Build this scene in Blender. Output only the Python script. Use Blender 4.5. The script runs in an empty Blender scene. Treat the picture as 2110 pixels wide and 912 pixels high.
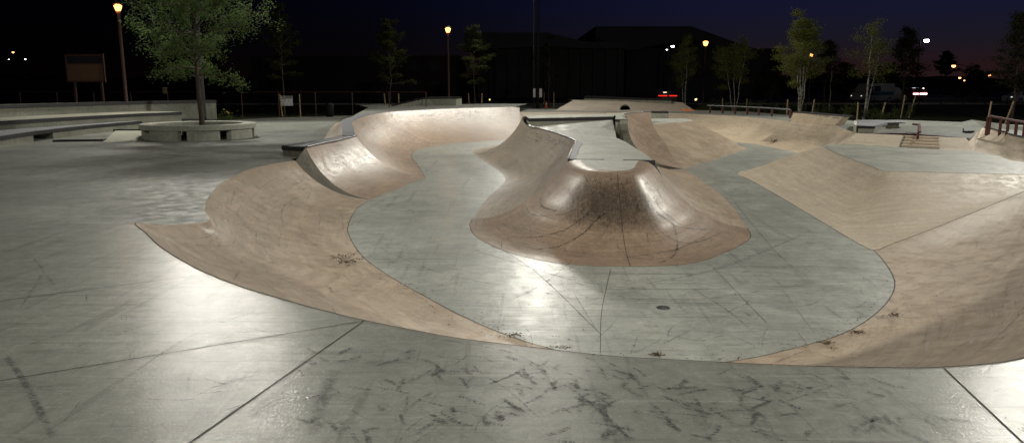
import bpy, bmesh, math, random
from mathutils import Vector, Matrix
from mathutils.geometry import tessellate_polygon
R = math.radians
S = bpy.context.scene
COL = S.collection
rng = random.Random(7)

# ------------------------------------------------------------------ camera
CAMZ, FPX, CX, CY = 1.7, 1563.0, 1055.0, 456.0
PITCH = math.atan(281.0 / FPX)
cam = bpy.data.cameras.new("camera")
cam.sensor_width = 36.0
cam.lens = 36.0 * FPX / 2110.0
cam.clip_start = 0.05
cam.clip_end = 5000
co = bpy.data.objects.new("camera", cam)
co.location = (0, 0, CAMZ)
co.rotation_euler = (R(90) - PITCH, 0, 0)
COL.objects.link(co)
S.camera = co

# measured survey helper: picture measurement + known level -> real place
FZ0, FSL = -1.40, 0.008            # bowl floor falls gently towards the drain
def P(px, py, z='F'):
    u = (px - CX) / FPX
    v = -(py - CY) / FPX
    d = Vector((u, math.cos(PITCH) + v * math.sin(PITCH), -math.sin(PITCH) + v * math.cos(PITCH)))
    if z == 'F':
        # CAMZ + k d.z = FZ0 + FSL*(k d.y - 11)
        k = (FZ0 - FSL * 11 - CAMZ) / (d.z - FSL * d.y)
    else:
        k = (z - CAMZ) / d.z
    return Vector((0, 0, CAMZ)) + d * k
def PD(px, py, dist):
    """point seen at (px,py) whose forward distance along the ground is dist"""
    u = (px - CX) / FPX
    v = -(py - CY) / FPX
    d = Vector((u, math.cos(PITCH) + v * math.sin(PITCH), -math.sin(PITCH) + v * math.cos(PITCH)))
    return Vector((0, 0, CAMZ)) + d * (dist / d.y)
def floor_z(y):
    return FZ0 + FSL * (y - 11)

# ------------------------------------------------------------------ object helpers
def tag(o, label=None, cat=None, group=None, kind=None):
    if label: o['label'] = label
    if cat: o['category'] = cat
    if group: o['group'] = group
    if kind: o['kind'] = kind
    return o
def empty(name, loc, label, cat, group=None, rz=0):
    o = bpy.data.objects.new(name, None)
    o.empty_display_size = 0.2
    o.location = loc
    o.rotation_euler = (0, 0, rz)
    COL.objects.link(o)
    tag(o, label, cat, group)
    return o
class MB:
    """collects verts / faces, then links them as one mesh object"""
    def __init__(self):
        self.v = []; self.f = []; self.uv = {}
    def add(self, verts, faces, uvs=None):
        b = len(self.v)
        self.v += [tuple(p) for p in verts]
        if uvs:
            for i, q in enumerate(uvs): self.uv[b + i] = q
        self.f += [tuple(b + i for i in f) for f in faces]
    def box(self, c, s, rz=0, top=1.0):
        hx, hy, hz = s[0] / 2, s[1] / 2, s[2] / 2
        ca, sa = math.cos(rz), math.sin(rz)
        vs = []
        for dz, k in ((-hz, 1.0), (hz, top)):
            for dx, dy in ((-hx, -hy), (hx, -hy), (hx, hy), (-hx, hy)):
                x, y = dx * k, dy * k
                vs.append((c[0] + x * ca - y * sa, c[1] + x * sa + y * ca, c[2] + dz))
        self.add(vs, [(3, 2, 1, 0), (4, 5, 6, 7), (0, 1, 5, 4), (1, 2, 6, 5), (2, 3, 7, 6), (3, 0, 4, 7)])
    def prism(self, poly, z0, z1):
        """poly: list of (x,y); z0,z1 numbers or lists"""
        n = len(poly)
        area = sum(poly[i][0] * poly[(i + 1) % n][1] - poly[(i + 1) % n][0] * poly[i][1] for i in range(n))
        if area < 0:
            poly = poly[::-1]
            if not isinstance(z0, (int, float)): z0 = z0[::-1]
            if not isinstance(z1, (int, float)): z1 = z1[::-1]
        a = [z0] * n if isinstance(z0, (int, float)) else z0
        b = [z1] * n if isinstance(z1, (int, float)) else z1
        vs = [(poly[i][0], poly[i][1], a[i]) for i in range(n)] + [(poly[i][0], poly[i][1], b[i]) for i in range(n)]
        tris = tessellate_polygon([[Vector((p[0], p[1], 0)) for p in poly]])
        fs = []
        for t in tris:
            p, q, r = t
            A = (Vector(poly[q]) - Vector(poly[p])).to_2d(); B = (Vector(poly[r]) - Vector(poly[p])).to_2d()
            if A.x * B.y - A.y * B.x < 0: p, q, r = r, q, p
            fs.append((p + n, q + n, r + n)); fs.append((r, q, p))
        for i in range(n):
            j = (i + 1) % n
            fs.append((i, j, j + n, i + n))
        self.add(vs, fs)
    def tube(self, pts, rad, n=8, cap=True):
        pts = [Vector(p) for p in pts]
        rads = rad if isinstance(rad, (list, tuple)) else [rad] * len(pts)
        vs = []; fs = []
        ref = Vector((0, 0, 1))
        for i, p in enumerate(pts):
            d = (pts[min(i + 1, len(pts) - 1)] - pts[max(i - 1, 0)])
            if d.length < 1e-9: d = Vector((0, 0, 1))
            d.normalize()
            r0 = ref if abs(d.dot(ref)) < 0.95 else Vector((1, 0, 0))
            a = d.cross(r0).normalized(); b = d.cross(a).normalized()
            for k in range(n):
                t = 2 * math.pi * k / n
                vs.append(p + a * (math.cos(t) * rads[i]) + b * (math.sin(t) * rads[i]))
        for i in range(len(pts) - 1):
            for k in range(n):
                k2 = (k + 1) % n
                fs.append((i * n + k, i * n + k2, (i + 1) * n + k2, (i + 1) * n + k))
        if cap:
            fs.append(tuple(range(n))[::-1] if False else tuple(range(n)))
            fs.append(tuple((len(pts) - 1) * n + k for k in range(n))[::-1])
        self.add(vs, fs)
    def lathe(self, c, prof, n=20):
        """prof: list of (r,z)"""
        vs = []; fs = []
        for r, z in prof:
            for k in range(n):
                t = 2 * math.pi * k / n
                vs.append((c[0] + r * math.cos(t), c[1] + r * math.sin(t), c[2] + z))
        m = len(prof)
        for i in range(m - 1):
            for k in range(n):
                k2 = (k + 1) % n
                fs.append((i * n + k, i * n + k2, (i + 1) * n + k2, (i + 1) * n + k))
        if prof[0][0] > 1e-4: fs.append(tuple(range(n))[::-1])
        if prof[-1][0] > 1e-4: fs.append(tuple((m - 1) * n + k for k in range(n)))
        self.add(vs, fs)
    def build(self, name, mat, parent=None, smooth=False, bevel=0, local=False):
        me = bpy.data.meshes.new(name)
        me.from_pydata(self.v, [], self.f)
        if self.uv:
            uvl = me.uv_layers.new(name="uv")
            for l in me.loops:
                q = self.uv.get(l.vertex_index, (0, 0))
                uvl.data[l.index].uv = q
        me.validate()
        if mat is not None:
            me.materials.append(mat)
        if smooth:
            for p in me.polygons: p.use_smooth = True
        o = bpy.data.objects.new(name, me)
        COL.objects.link(o)
        if parent is not None:
            o.parent = parent
            if not local:
                o.matrix_parent_inverse = (Matrix.Translation(parent.location) @ parent.rotation_euler.to_matrix().to_4x4()).inverted()
        if bevel:
            b = o.modifiers.new("bevel", 'BEVEL'); b.width = bevel; b.segments = 2; b.limit_method = 'ANGLE'
        return o

# ------------------------------------------------------------------ materials
def new_mat(name):
    m = bpy.data.materials.new(name); m.use_nodes = True
    nt = m.node_tree
    b = nt.nodes["Principled BSDF"]
    return m, nt, b
def N(nt, typ, **kw):
    n = nt.nodes.new(typ)
    for k, v in kw.items():
        if hasattr(n, k) and not k[0].isupper(): setattr(n, k, v)
        else: n.inputs[k.replace('_', ' ')].default_value = v
    return n
NCON = 1.9
def noise(nt, vec, scale, detail=4, rough=0.55, dist=0.0):
    n = nt.nodes.new('ShaderNodeTexNoise')
    n.inputs['Scale'].default_value = scale; n.inputs['Detail'].default_value = detail
    n.inputs['Roughness'].default_value = rough; n.inputs['Distortion'].default_value = dist
    nt.links.new(vec, n.inputs['Vector'])
    k = nt.nodes.new('ShaderNodeMapRange'); k.clamp = True
    k.inputs['From Min'].default_value = .5 - .5 / NCON; k.inputs['From Max'].default_value = .5 + .5 / NCON
    nt.links.new(n.outputs['Fac'], k.inputs['Value'])
    return k.outputs['Result']
def ramp(nt, fac, stops):
    n = nt.nodes.new('ShaderNodeValToRGB')
    e = n.color_ramp.elements
    while len(e) < len(stops): e.new(0.5)
    for i, (p, c) in enumerate(stops):
        e[i].position = p
        e[i].color = (c, c, c, 1) if isinstance(c, (int, float)) else (*c, 1)
    nt.links.new(fac, n.inputs['Fac'])
    return n.outputs['Color']
def mix(nt, fac, a, b, mode='MIX'):
    n = nt.nodes.new('ShaderNodeMix'); n.data_type = 'RGBA'; n.blend_type = mode
    for s, x in ((n.inputs['Factor'], fac), (n.inputs['A'], a), (n.inputs['B'], b)):
        if isinstance(x, (int, float)): s.default_value = x
        elif isinstance(x, tuple): s.default_value = (*x, 1) if len(x) == 3 else x
        else: nt.links.new(x, s)
    return n.outputs['Result']
def math_n(nt, op, a, b=0.0):
    n = nt.nodes.new('ShaderNodeMath'); n.operation = op
    for i, x in enumerate((a, b)):
        if isinstance(x, (int, float)): n.inputs[i].default_value = x
        else: nt.links.new(x, n.inputs[i])
    return n.outputs[0]
def mapping(nt, out, scale=(1, 1, 1), rot=(0, 0, 0)):
    n = nt.nodes.new('ShaderNodeMapping')
    n.inputs['Scale'].default_value = scale; n.inputs['Rotation'].default_value = rot
    nt.links.new(out, n.inputs['Vector'])
    return n.outputs['Vector']
def simple(name, col, rough=0.6, metal=0.0, var=0.25, scale=6.0, spec=0.5, bump=0.0):
    m, nt, b = new_mat(name)
    tc = nt.nodes.new('ShaderNodeTexCoord')
    f = noise(nt, tc.outputs['Object'], scale, 5)
    c = mix(nt, f, tuple(x * (1 - var) for x in col), tuple(min(1, x * (1 + var)) for x in col))
    nt.links.new(c, b.inputs['Base Color'])
    b.inputs['Roughness'].default_value = rough; b.inputs['Metallic'].default_value = metal
    b.inputs['Specular IOR Level'].default_value = spec
    if bump:
        bp = nt.nodes.new('ShaderNodeBump'); bp.inputs['Strength'].default_value = bump; bp.inputs['Distance'].default_value = 0.01
        nt.links.new(noise(nt, tc.outputs['Object'], scale * 8, 3), bp.inputs['Height']); nt.links.new(bp.outputs[0], b.inputs['Normal'])
    return m
def emit(name, col, strength):
    m = bpy.data.materials.new(name); m.use_nodes = True
    nt = m.node_tree; nt.nodes.clear()
    e = nt.nodes.new('ShaderNodeEmission'); o = nt.nodes.new('ShaderNodeOutputMaterial')
    e.inputs['Color'].default_value = (*col, 1); e.inputs['Strength'].default_value = strength
    nt.links.new(e.outputs[0], o.inputs['Surface'])
    return m

GRIME_U = 3.96
def concrete(name, col, rough=(0.26, 0.5), streak=None, blotch=0.35, stain=0.25, speck=0.0, bump=0.25, scuff=0.35, pale=0.0, tint=None, spec=0.2, grime=False, coat=0.0, coatr=0.18):
    """trowelled concrete: cloudy tone, dark stains, fine scratches, polished and dull spots.
    streak: None for slabs, or 'uv' for transitions (trowel and wheel streaks run along the wall)"""
    m, nt, b = new_mat(name)
    tc = nt.nodes.new('ShaderNodeTexCoord')
    ob = tc.outputs['Object']
    L = nt.links
    big = noise(nt, ob, 0.55, 6, 0.62, 0.6)
    mid = noise(nt, ob, 2.3, 6, 0.65, 0.8)
    fine = noise(nt, ob, 38.0, 4, 0.7)
    dark = tuple(c * (1 - blotch) for c in col); lite = tuple(min(1, c * (1 + blotch * 0.7)) for c in col)
    c = mix(nt, ramp(nt, big, [(0.32, 0.0), (0.68, 1.0)]), dark, lite)
    c = mix(nt, ramp(nt, mid, [(0.36, 0.0), (0.62, 1.0)]), mix(nt, 0.4, c, dark), c)
    gr = noise(nt, ob, 11.0, 6, 0.75, 0.6)
    c = mix(nt, ramp(nt, gr, [(0.36, 0.0), (0.64, 1.0)]), mix(nt, 0.38, c, tuple(x * 0.55 for x in col)), mix(nt, 0.12, c, lite))
    if tint:
        c = mix(nt, math_n(nt, 'MULTIPLY', ramp(nt, noise(nt, ob, 0.9, 5, 0.6, 1.0), [(0.45, 0.0), (0.7, 1.0)]), 0.55), c, tint)
    if streak == 'uv':
        uv = tc.outputs['UV']
        s1 = noise(nt, mapping(nt, uv, (0.35, 5.0, 1)), 1.0, 6, 0.65, 0.4)
        s2 = noise(nt, mapping(nt, uv, (1.4, 22.0, 1), (0, 0, 0.12)), 1.0, 5, 0.7, 0.2)
        c = mix(nt, math_n(nt, 'MULTIPLY', ramp(nt, s1, [(0.36, 1.0), (0.62, 0.0)]), 0.42), c, tuple(x * 0.62 for x in col))
        c = mix(nt, math_n(nt, 'MULTIPLY', ramp(nt, s2, [(0.56, 0.0), (0.8, 1.0)]), 0.30), c, tuple(min(1, x * 1.25) for x in col))
        s3 = noise(nt, mapping(nt, uv, (0.9, 34.0, 1), (0, 0, -0.2)), 1.0, 4, 0.7, 0.3)
        c = mix(nt, math_n(nt, 'MULTIPLY', ramp(nt, s3, [(0.64, 0.0), (0.76, 1.0)]), scuff), c, (0.05, 0.048, 0.045))
    else:
        for sc, ro, th in (((0.5, 9, 1), 0.5, 0.63), ((0.6, 12, 1), -0.75, 0.65), ((7, 0.45, 1), 0.2, 0.64)):
            s1 = noise(nt, mapping(nt, ob, sc, (0, 0, ro)), 1.0, 5, 0.68, 0.5)
            c = mix(nt, math_n(nt, 'MULTIPLY', ramp(nt, s1, [(th, 0.0), (th + 0.14, 1.0)]), scuff * 0.6), c, (0.045, 0.045, 0.042))
        s2 = noise(nt, mapping(nt, ob, (0.8, 14, 1), (0, 0, 1.1)), 1.0, 5, 0.7, 0.4)
        c = mix(nt, math_n(nt, 'MULTIPLY', ramp(nt, s2, [(0.6, 0.0), (0.8, 1.0)]), 0.35), c, tuple(min(1, x * 1.45) for x in col))
    st = noise(nt, ob, 1.1, 7, 0.72, 1.6)
    c = mix(nt, math_n(nt, 'MULTIPLY', ramp(nt, st, [(0.50, 0.0), (0.98, 1.0)]), stain), c, tuple(x * 0.42 for x in col))
    cl = noise(nt, mapping(nt, ob, (1.0, 1.0, 1.0)), 4.5, 7, 0.7, 1.2)
    c = mix(nt, math_n(nt, 'MULTIPLY', ramp(nt, cl, [(0.5, 0.0), (0.85, 1.0)]), 0.28), c, tuple(x * 0.5 for x in col))
    c = mix(nt, math_n(nt, 'MULTIPLY', ramp(nt, cl, [(0.12, 1.0), (0.45, 0.0)]), 0.18), c, tuple(min(1, x * 1.35) for x in col))
    c = mix(nt, math_n(nt, 'MULTIPLY', ramp(nt, fine, [(0.35, 1.0), (0.6, 0.0)]), 0.16), c, tuple(x * 0.5 for x in col))
    if speck:
        vo = nt.nodes.new('ShaderNodeTexVoronoi'); vo.inputs['Scale'].default_value = 26.0
        L.new(ob, vo.inputs['Vector'])
        c = mix(nt, math_n(nt, 'MULTIPLY', ramp(nt, vo.outputs['Distance'], [(0.08, 1.0), (0.22, 0.0)]), speck), c, tuple(min(1, x * 1.7) for x in col))
    if grime:
        # years of board slides: a black worn patch on the front of the nose
        se = nt.nodes.new('ShaderNodeSeparateXYZ'); L.new(tc.outputs['UV'], se.inputs[0])
        gu = math_n(nt, 'DIVIDE', math_n(nt, 'SUBTRACT', se.outputs['X'], GRIME_U), 2.3)
        gv = math_n(nt, 'DIVIDE', math_n(nt, 'SUBTRACT', se.outputs['Y'], 1.0), 0.95)
        dist = math_n(nt, 'ADD', math_n(nt, 'MULTIPLY', gu, gu), math_n(nt, 'MULTIPLY', gv, gv))
        blob = ramp(nt, dist, [(0.0, 1.0), (0.35, 0.7), (1.0, 0.0)])
        g1 = noise(nt, mapping(nt, tc.outputs['UV'], (4.5, 3.6, 1)), 1.6, 8, .78, 1.2)
        g2 = noise(nt, mapping(nt, tc.outputs['UV'], (26, 11, 1), (0, 0, .7)), 1.0, 6, .75, .8)
        gs = math_n(nt, 'ADD', blob, math_n(nt, 'SUBTRACT', math_n(nt, 'ADD', math_n(nt, 'MULTIPLY', g1, .75), math_n(nt, 'MULTIPLY', g2, .65)), .70))
        gm = math_n(nt, 'MULTIPLY', ramp(nt, gs, [(.38, 0.0), (1.25, 1.0)]), .74)
        c = mix(nt, gm, c, (.022, .02, .018))
    L.new(c, b.inputs['Base Color'])
    rr = mix(nt, ramp(nt, noise(nt, ob, 3.5, 5, 0.65, 0.5), [(0.3, 0.0), (0.7, 1.0)]), (rough[0],) * 3, (rough[1],) * 3)
    L.new(rr, b.inputs['Roughness'])
    b.inputs['Specular IOR Level'].default_value = spec
    b.inputs['Diffuse Roughness'].default_value = 0.6
    b.inputs['Coat Weight'].default_value = coat; b.inputs['Coat Roughness'].default_value = coatr
    bp = nt.nodes.new('ShaderNodeBump'); bp.inputs['Strength'].default_value = bump; bp.inputs['Distance'].default_value = 0.006
    L.new(bp.outputs[0], b.inputs['Coat Normal'])
    h = math_n(nt, 'ADD', noise(nt, ob, 60.0, 4, 0.75), math_n(nt, 'MULTIPLY', noise(nt, ob, 16.0, 3, 0.6), 0.5))
    L.new(h, bp.inputs['Height']); L.new(bp.outputs[0], b.inputs['Normal'])
    return m

GREY = (0.235, 0.255, 0.205)
M = {}
M['floor'] = concrete('bowl floor concrete', (0.345, 0.357, 0.318), (0.40, 0.50), None, 0.26, 0.40, 0.0, 0.08, 0.55, spec=.36, coat=.06, coatr=.2)
M['deck'] = concrete('old deck concrete', (0.195, 0.201, 0.176), (0.42, 0.52), None, 0.18, 0.35, 0.35, 0.18, 0.55, spec=.06, coat=.22, coatr=.18)
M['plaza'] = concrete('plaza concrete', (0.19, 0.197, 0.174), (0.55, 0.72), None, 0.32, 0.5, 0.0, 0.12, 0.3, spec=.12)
M['pad'] = concrete('pad concrete', (0.32, 0.33, 0.275), (0.45, 0.65), None, 0.32, 0.45, 0.0, 0.2, 0.45)
M['island'] = concrete('island deck concrete', (0.47, 0.48, 0.42), (0.5, 0.7), None, 0.22, 0.3, 0.0, 0.2, 0.3)
M['brown'] = concrete('brown dyed concrete', (0.445, 0.35, 0.255), (0.38, 0.58), 'uv', 0.20, 0.28, 0.0, 0.14, 0.35, tint=(0.50, 0.42, 0.32))
M['brown_qp'] = concrete('rose brown dyed concrete', (0.41, 0.305, 0.225), (0.36, 0.46), 'uv', 0.24, 0.35, 0.0, 0.05, 0.5, tint=(0.45, 0.37, 0.29))
M['mound'] = concrete('worn brown dyed concrete', (0.36, 0.265, 0.19), (0.42, 0.52), 'uv', 0.26, 0.4, 0.0, 0.14, 0.6, spec=.10, coat=.06, coatr=.24, grime=True)
M['pale_qp'] = concrete('faded brown dyed concrete', (0.38, 0.32, 0.25), (0.42, 0.6), 'uv', 0.18, 0.3, 0.0, 0.16, 0.4)
M['tan'] = concrete('tan dyed concrete', (0.56, 0.475, 0.365), (0.5, 0.68), 'uv', 0.09, 0.08, 0.0, 0.14, 0.05, spec=.12)
M['tan_wall'] = concrete('sandy dyed concrete', (0.53, 0.435, 0.315), (0.45, 0.65), 'uv', 0.18, 0.25, 0.0, 0.2, 0.25)
M['tan_flat'] = concrete('tan step concrete', (0.50, 0.41, 0.305), (0.5, 0.7), None, 0.15, 0.2, 0.0, 0.14, 0.1)
M['sand_flat'] = concrete('sandy cast concrete', (0.50, 0.405, 0.285), (0.5, 0.7), None, 0.18, 0.25, 0.0, 0.14, 0.15)
M['wall'] = concrete('cast wall concrete', (0.25, 0.252, 0.20), (0.6, 0.8), None, 0.22, 0.35, 0.0, 0.25, 0.1)
M['ringwall'] = concrete('planter cast concrete', (0.34, 0.345, 0.285), (0.6, 0.8), None, 0.18, 0.3, 0.0, 0.2, 0.1)
M['wallpale'] = concrete('pale cast concrete', (0.42, 0.42, 0.34), (0.6, 0.8), None, 0.15, 0.2, 0.0, 0.2, 0.1)
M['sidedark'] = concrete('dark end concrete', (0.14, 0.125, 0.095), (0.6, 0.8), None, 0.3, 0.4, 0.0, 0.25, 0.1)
M['steel'] = simple('dark steel edging', (0.014, 0.014, 0.016), 0.5, 0.0, 0.3, 3.0, 0.25)
M['coping'] = simple('worn steel coping', (0.14, 0.14, 0.15), 0.42, 0.7, 0.3, 4.0)
M['capgrey'] = simple('painted grey coping', (0.11, 0.115, 0.125), 0.6, 0.0, 0.25, 5.0)
M['joint'] = simple('dark joint filler', (0.035, 0.033, 0.028), 0.9, 0, 0.3, 9.0, 0.2)  # plain dark colour of the joint and seam strips
M['red'] = simple('oxide red painted steel', (0.06, 0.011, 0.008), 0.65, 0, 0.2, 9.0)
M['redwear'] = simple('worn red rail top', (0.10, 0.03, 0.025), 0.35, 0.3, 0.4, 7.0)
M['wood'] = simple('weathered stake wood', (0.33, 0.24, 0.13), 0.85, 0, 0.3, 12.0)
M['bark'] = simple('brown bark', (0.055, 0.042, 0.03), 0.9, 0, 0.4, 14.0, 0.3, 0.6)
M['darkmetal'] = simple('dark pole paint', (0.012, 0.012, 0.013), 0.7, 0.0, 0.2, 3.0, .08)
M['postred'] = simple('brown lamp post paint', (0.045, 0.017, 0.012), 0.6, 0, 0.2, 4.0)
M['galv'] = simple('galvanised steel', (0.09, 0.092, 0.095), 0.55, 0.4, 0.2, 4.0)
M['leafdry'] = simple('dry brown leaf', (0.085, 0.055, 0.022), 0.8, 0, 0.5, 20.0, 0.2)
M['white'] = simple('white sheet', (0.72, 0.73, 0.72), 0.6, 0, 0.08, 3.0)
# ------------------------------------------------------------------ skatepark surfaces
def catmull(p, t):
    """p list of Vectors, t in 0..len-1"""
    n = len(p)
    i = min(int(t), n - 2); f = t - i
    a = p[i - 1] if i > 0 else p[0] * 2 - p[1]
    b, c = p[i], p[i + 1]
    d = p[i + 2] if i + 2 < n else p[-1] * 2 - p[-2]
    # centripetal-ish damping keeps uneven spacing from overshooting
    m1 = (c - a) * 0.5; m2 = (d - b) * 0.5
    L = (c - b).length
    if m1.length > 1.2 * L and L > 0: m1 = m1 * (1.2 * L / m1.length)
    if m2.length > 1.2 * L and L > 0: m2 = m2 * (1.2 * L / m2.length)
    f2, f3 = f * f, f * f * f
    return b * (2 * f3 - 3 * f2 + 1) + m1 * (f3 - 2 * f2 + f) + c * (-2 * f3 + 3 * f2) + m2 * (f3 - f2)

def resample(pts, n):
    pts = [Vector(p) for p in pts]
    fine = [catmull(pts, (len(pts) - 1) * i / 400) for i in range(401)] if len(pts) > 2 else [pts[0].lerp(pts[1], i / 400) for i in range(401)]
    s = [0]
    for i in range(400): s.append(s[-1] + (fine[i + 1] - fine[i]).length)
    out = []; j = 0
    for k in range(n + 1):
        t = s[-1] * k / n
        while j < 399 and s[j + 1] < t: j += 1
        d = s[j + 1] - s[j]
        out.append(fine[j].lerp(fine[j + 1], (t - s[j]) / d if d > 1e-9 else 0))
    return out

NT = 22
def rib(top, bot, kind='arc', amt=1.0):
    """profile from the lip (t=0) down to the floor (t=1)"""
    top, bot = Vector(top), Vector(bot)
    h = top.z - bot.z
    w = (top.xy - bot.xy).length
    out = []
    for i in range(NT + 1):
        t = i / NT
        p = top.lerp(bot, t)
        if kind == 'arc':
            ww = max(w, h * 1.02)
            r = (ww * ww + h * h) / (2 * h)
            s = ww * (1 - t)
            z = r - math.sqrt(max(0, r * r - s * s))
        elif kind == 'bank':
            q = 1 - t
            z = h * (q if q > 0.25 else q * q / 0.25 * 0.5 + q * 0.5)
        elif kind == 'S':
            # rounded shoulder over the first part, then one long hollow
            a = 0.24 * amt
            K = 60; tot = 0; acc = 0
            for k in range(K):
                x = (k + 0.5) / K
                m = min(1, x / a); m = m * m * (3 - 2 * m)
                v = m * (1 - x) ** 1.15 + 0.0
                tot += v
                if x < t: acc += v
            z = h * (1 - acc / tot)
        elif kind == 'ease':
            q = 1 - t
            z = h * q * q * (3 - 2 * q)
        p.z = bot.z + z
        out.append(p)
    if kind == 'arc':
        # even steps along the curve
        out = resample(out, NT)
    return out
def ribc(*pts):
    return resample(list(pts), NT)

class Patch:
    def __init__(self, ribs, k=8):
        nu = (len(ribs) - 1) * k
        self.g = []
        for i in range(nu + 1):
            t = (len(ribs) - 1) * i / nu
            self.g.append([catmull([r[j] for r in ribs], t) for j in range(NT + 1)])
        self.top = [c[0].copy() for c in self.g]
        self.bot = [c[-1].copy() for c in self.g]
        self.nu = nu
    def at(self, u, t, off=0.0):
        """u, t in 0..1"""
        x = max(0, min(self.nu - 1e-6, u * self.nu)); y = max(0, min(NT - 1e-6, t * NT))
        i, j = int(x), int(y); fx, fy = x - i, y - j
        a, b, c, d = self.g[i][j], self.g[i + 1][j], self.g[i][j + 1], self.g[i + 1][j + 1]
        p = a.lerp(b, fx).lerp(c.lerp(d, fx), fy)
        if off:
            n = (b - a + d - c).cross(c - a + d - b)
            if n.length > 1e-12:
                n.normalize()
                if n.z < 0: n = -n
                p = p + n * off
        return p
    def mb(self, mb=None):
        mb = mb or MB()
        vs = []; uv = []
        u = 0.0
        for i, c in enumerate(self.g):
            if i: u += (self.g[i][NT // 2] - self.g[i - 1][NT // 2]).length
            v = 0.0
            for j, p in enumerate(c):
                if j: v += (c[j] - c[j - 1]).length
                vs.append(p); uv.append((u, v))
        fs = []
        w = NT + 1
        for i in range(self.nu):
            for j in range(NT):
                f = (i * w + j, (i + 1) * w + j, (i + 1) * w + j + 1, i * w + j + 1)
                fs.append(f)
        # consistent upward facing
        n = 0
        for f in fs[::37]:
            a, b, c = vs[f[0]], vs[f[1]], vs[f[2]]
            n += (b - a).cross(c - a).z
        if n < 0: fs = [f[::-1] for f in fs]
        mb.add(vs, fs, uv)
        return mb

def sheet(pts, depth=0.0):
    """flat-ish polygon with its own heights"""
    pts = [Vector(p) for p in pts]
    # drop duplicates
    q = []
    for p in pts:
        if not q or (p - q[-1]).length > 1e-4: q.append(p)
    if (q[0] - q[-1]).length < 1e-4: q.pop()
    pts = q
    tris = tessellate_polygon([[Vector((p.x, p.y, 0)) for p in pts]])
    fs = []
    for t in tris:
        a, b, c = (pts[i] for i in t)
        A = (b - a).to_2d(); B = (c - a).to_2d()
        cr = A.x * B.y - A.y * B.x
        if abs(cr) < 1e-9: continue
        fs.append(tuple(t) if cr > 0 else tuple(t)[::-1])
    mb = MB(); mb.add(pts, fs)
    return mb

Z_PL, Z_PAD, Z_BK = -0.30, -0.45, -0.12

# ---- brown bowl wall: from the left quarter pipe, round the near side, to the right hand valley
bw = []
for (tx, ty, tz), (bx, by) in [
    ((608, 331, Z_PL), (765, 410)), ((560, 338, Z_PL), (742, 424)), ((510, 350, Z_PL), (728, 440)),
    ((460, 375, Z_PL), (718, 462)), ((430, 405, Z_PL), (719, 484)), ((422, 432, Z_PL), (745, 526)),
    ((430, 455, Z_PL), (792, 562)), ((380, 461, -.25), (818, 578)), ((330, 463, -.12), (842, 592)),
    ((280, 460, 0), (866, 605)), ((300, 480, 0), (888, 617)), ((330, 508, 0), (910, 629)),
    ((380, 540, 0), (936, 643)), ((430, 565, 0), (960, 654)), ((500, 592, 0), (992, 669)),
    ((560, 610, 0), (1018, 680)), ((640, 633, 0), (1050, 692)), ((750, 660, 0), (1086, 704)),
    ((850, 680, 0), (1120, 714)), ((950, 698, 0), (1170, 727)), ((1100, 716, 0), (1235, 741)),
    ((1250, 733, 0), (1300, 750)), ((1400, 742, 0), (1380, 756)), ((1600, 752, 0), (1470, 749)),
    ((1800, 757, 0), (1560, 735)), ((1950, 756, 0), (1640, 716)), ((2110, 737, 0), (1710, 697))]:
    bw.append(rib(P(tx, ty, tz), P(bx, by)))
for (x, y), (bx, by) in [((4.6, 5.4), (1765, 673)), ((6.3, 6.8), (1808, 643)), ((8.0, 8.8), (1835, 612)),
                         ((9.7, 11.2), (1844, 585)), ((11.3, 13.6), (1836, 560)), ((13.0, 16.0), (1815, 530))]:
    bw.append(rib((x, y, 0), P(bx, by)))
CR0, CR1 = P(1800, 515), Vector((13.3, 18.25, Z_PAD))
def creasep(t):
    q = CR0.lerp(CR1, t); q.z = CR0.z + (CR1.z - CR0.z) * t ** 1.15
    return q
crease = [creasep(i / 14) for i in range(14)]
padR = CR1
bw.append(ribc(*([Vector((15.2, 19.0, 0))] + [padR] + crease[::-1])))
NEAR = Patch(bw, 8)
for _ in range(180):                # ease the wall round its corners, lip and seam stay put
    old = [[p.copy() for p in c] for c in NEAR.g]
    for i in range(2, NEAR.nu - 8):
        for j in range(1, NT):
            w_ = 0.5 * math.sin(math.pi * j / NT) ** 0.7
            NEAR.g[i][j] = old[i][j].lerp((old[i - 1][j] + old[i + 1][j]) * .5, w_)
wall_o = NEAR.mb().build('bowl_wall', M['brown'], smooth=True)
tag(wall_o, 'long brown curved bowl wall sweeping from the left block round the near edge to the right', 'bowl wall')

# ---- left quarter pipe
qp = [rib(P(630, 303, 0), P(765, 410)), rib(P(665, 295, 0), P(800, 397)), rib(P(700, 288, 0), P(836, 382)), rib(P(733, 280, 0.0), P(876, 365))]
QP = Patch(qp, 8)
blkL, blkR = P(582, 300, 0), P(630, 303, 0)
qdir = (QP.top[-1] - QP.top[0]).normalized()
qn = Vector((-qdir.y, qdir.x, 0))
if qn.x > 0: qn = -qn
back0 = blkL.copy(); back1 = QP.top[-1] + qn * 0.35
t = empty('quarter_pipe', (blkR.x, blkR.y, Z_PL), 'short brown quarter pipe with a bright hot spot, ending left in a black-capped block', 'quarter pipe')
QP.mb().build('ramp_face', M['brown_qp'], t, True)
mb = MB()
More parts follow.
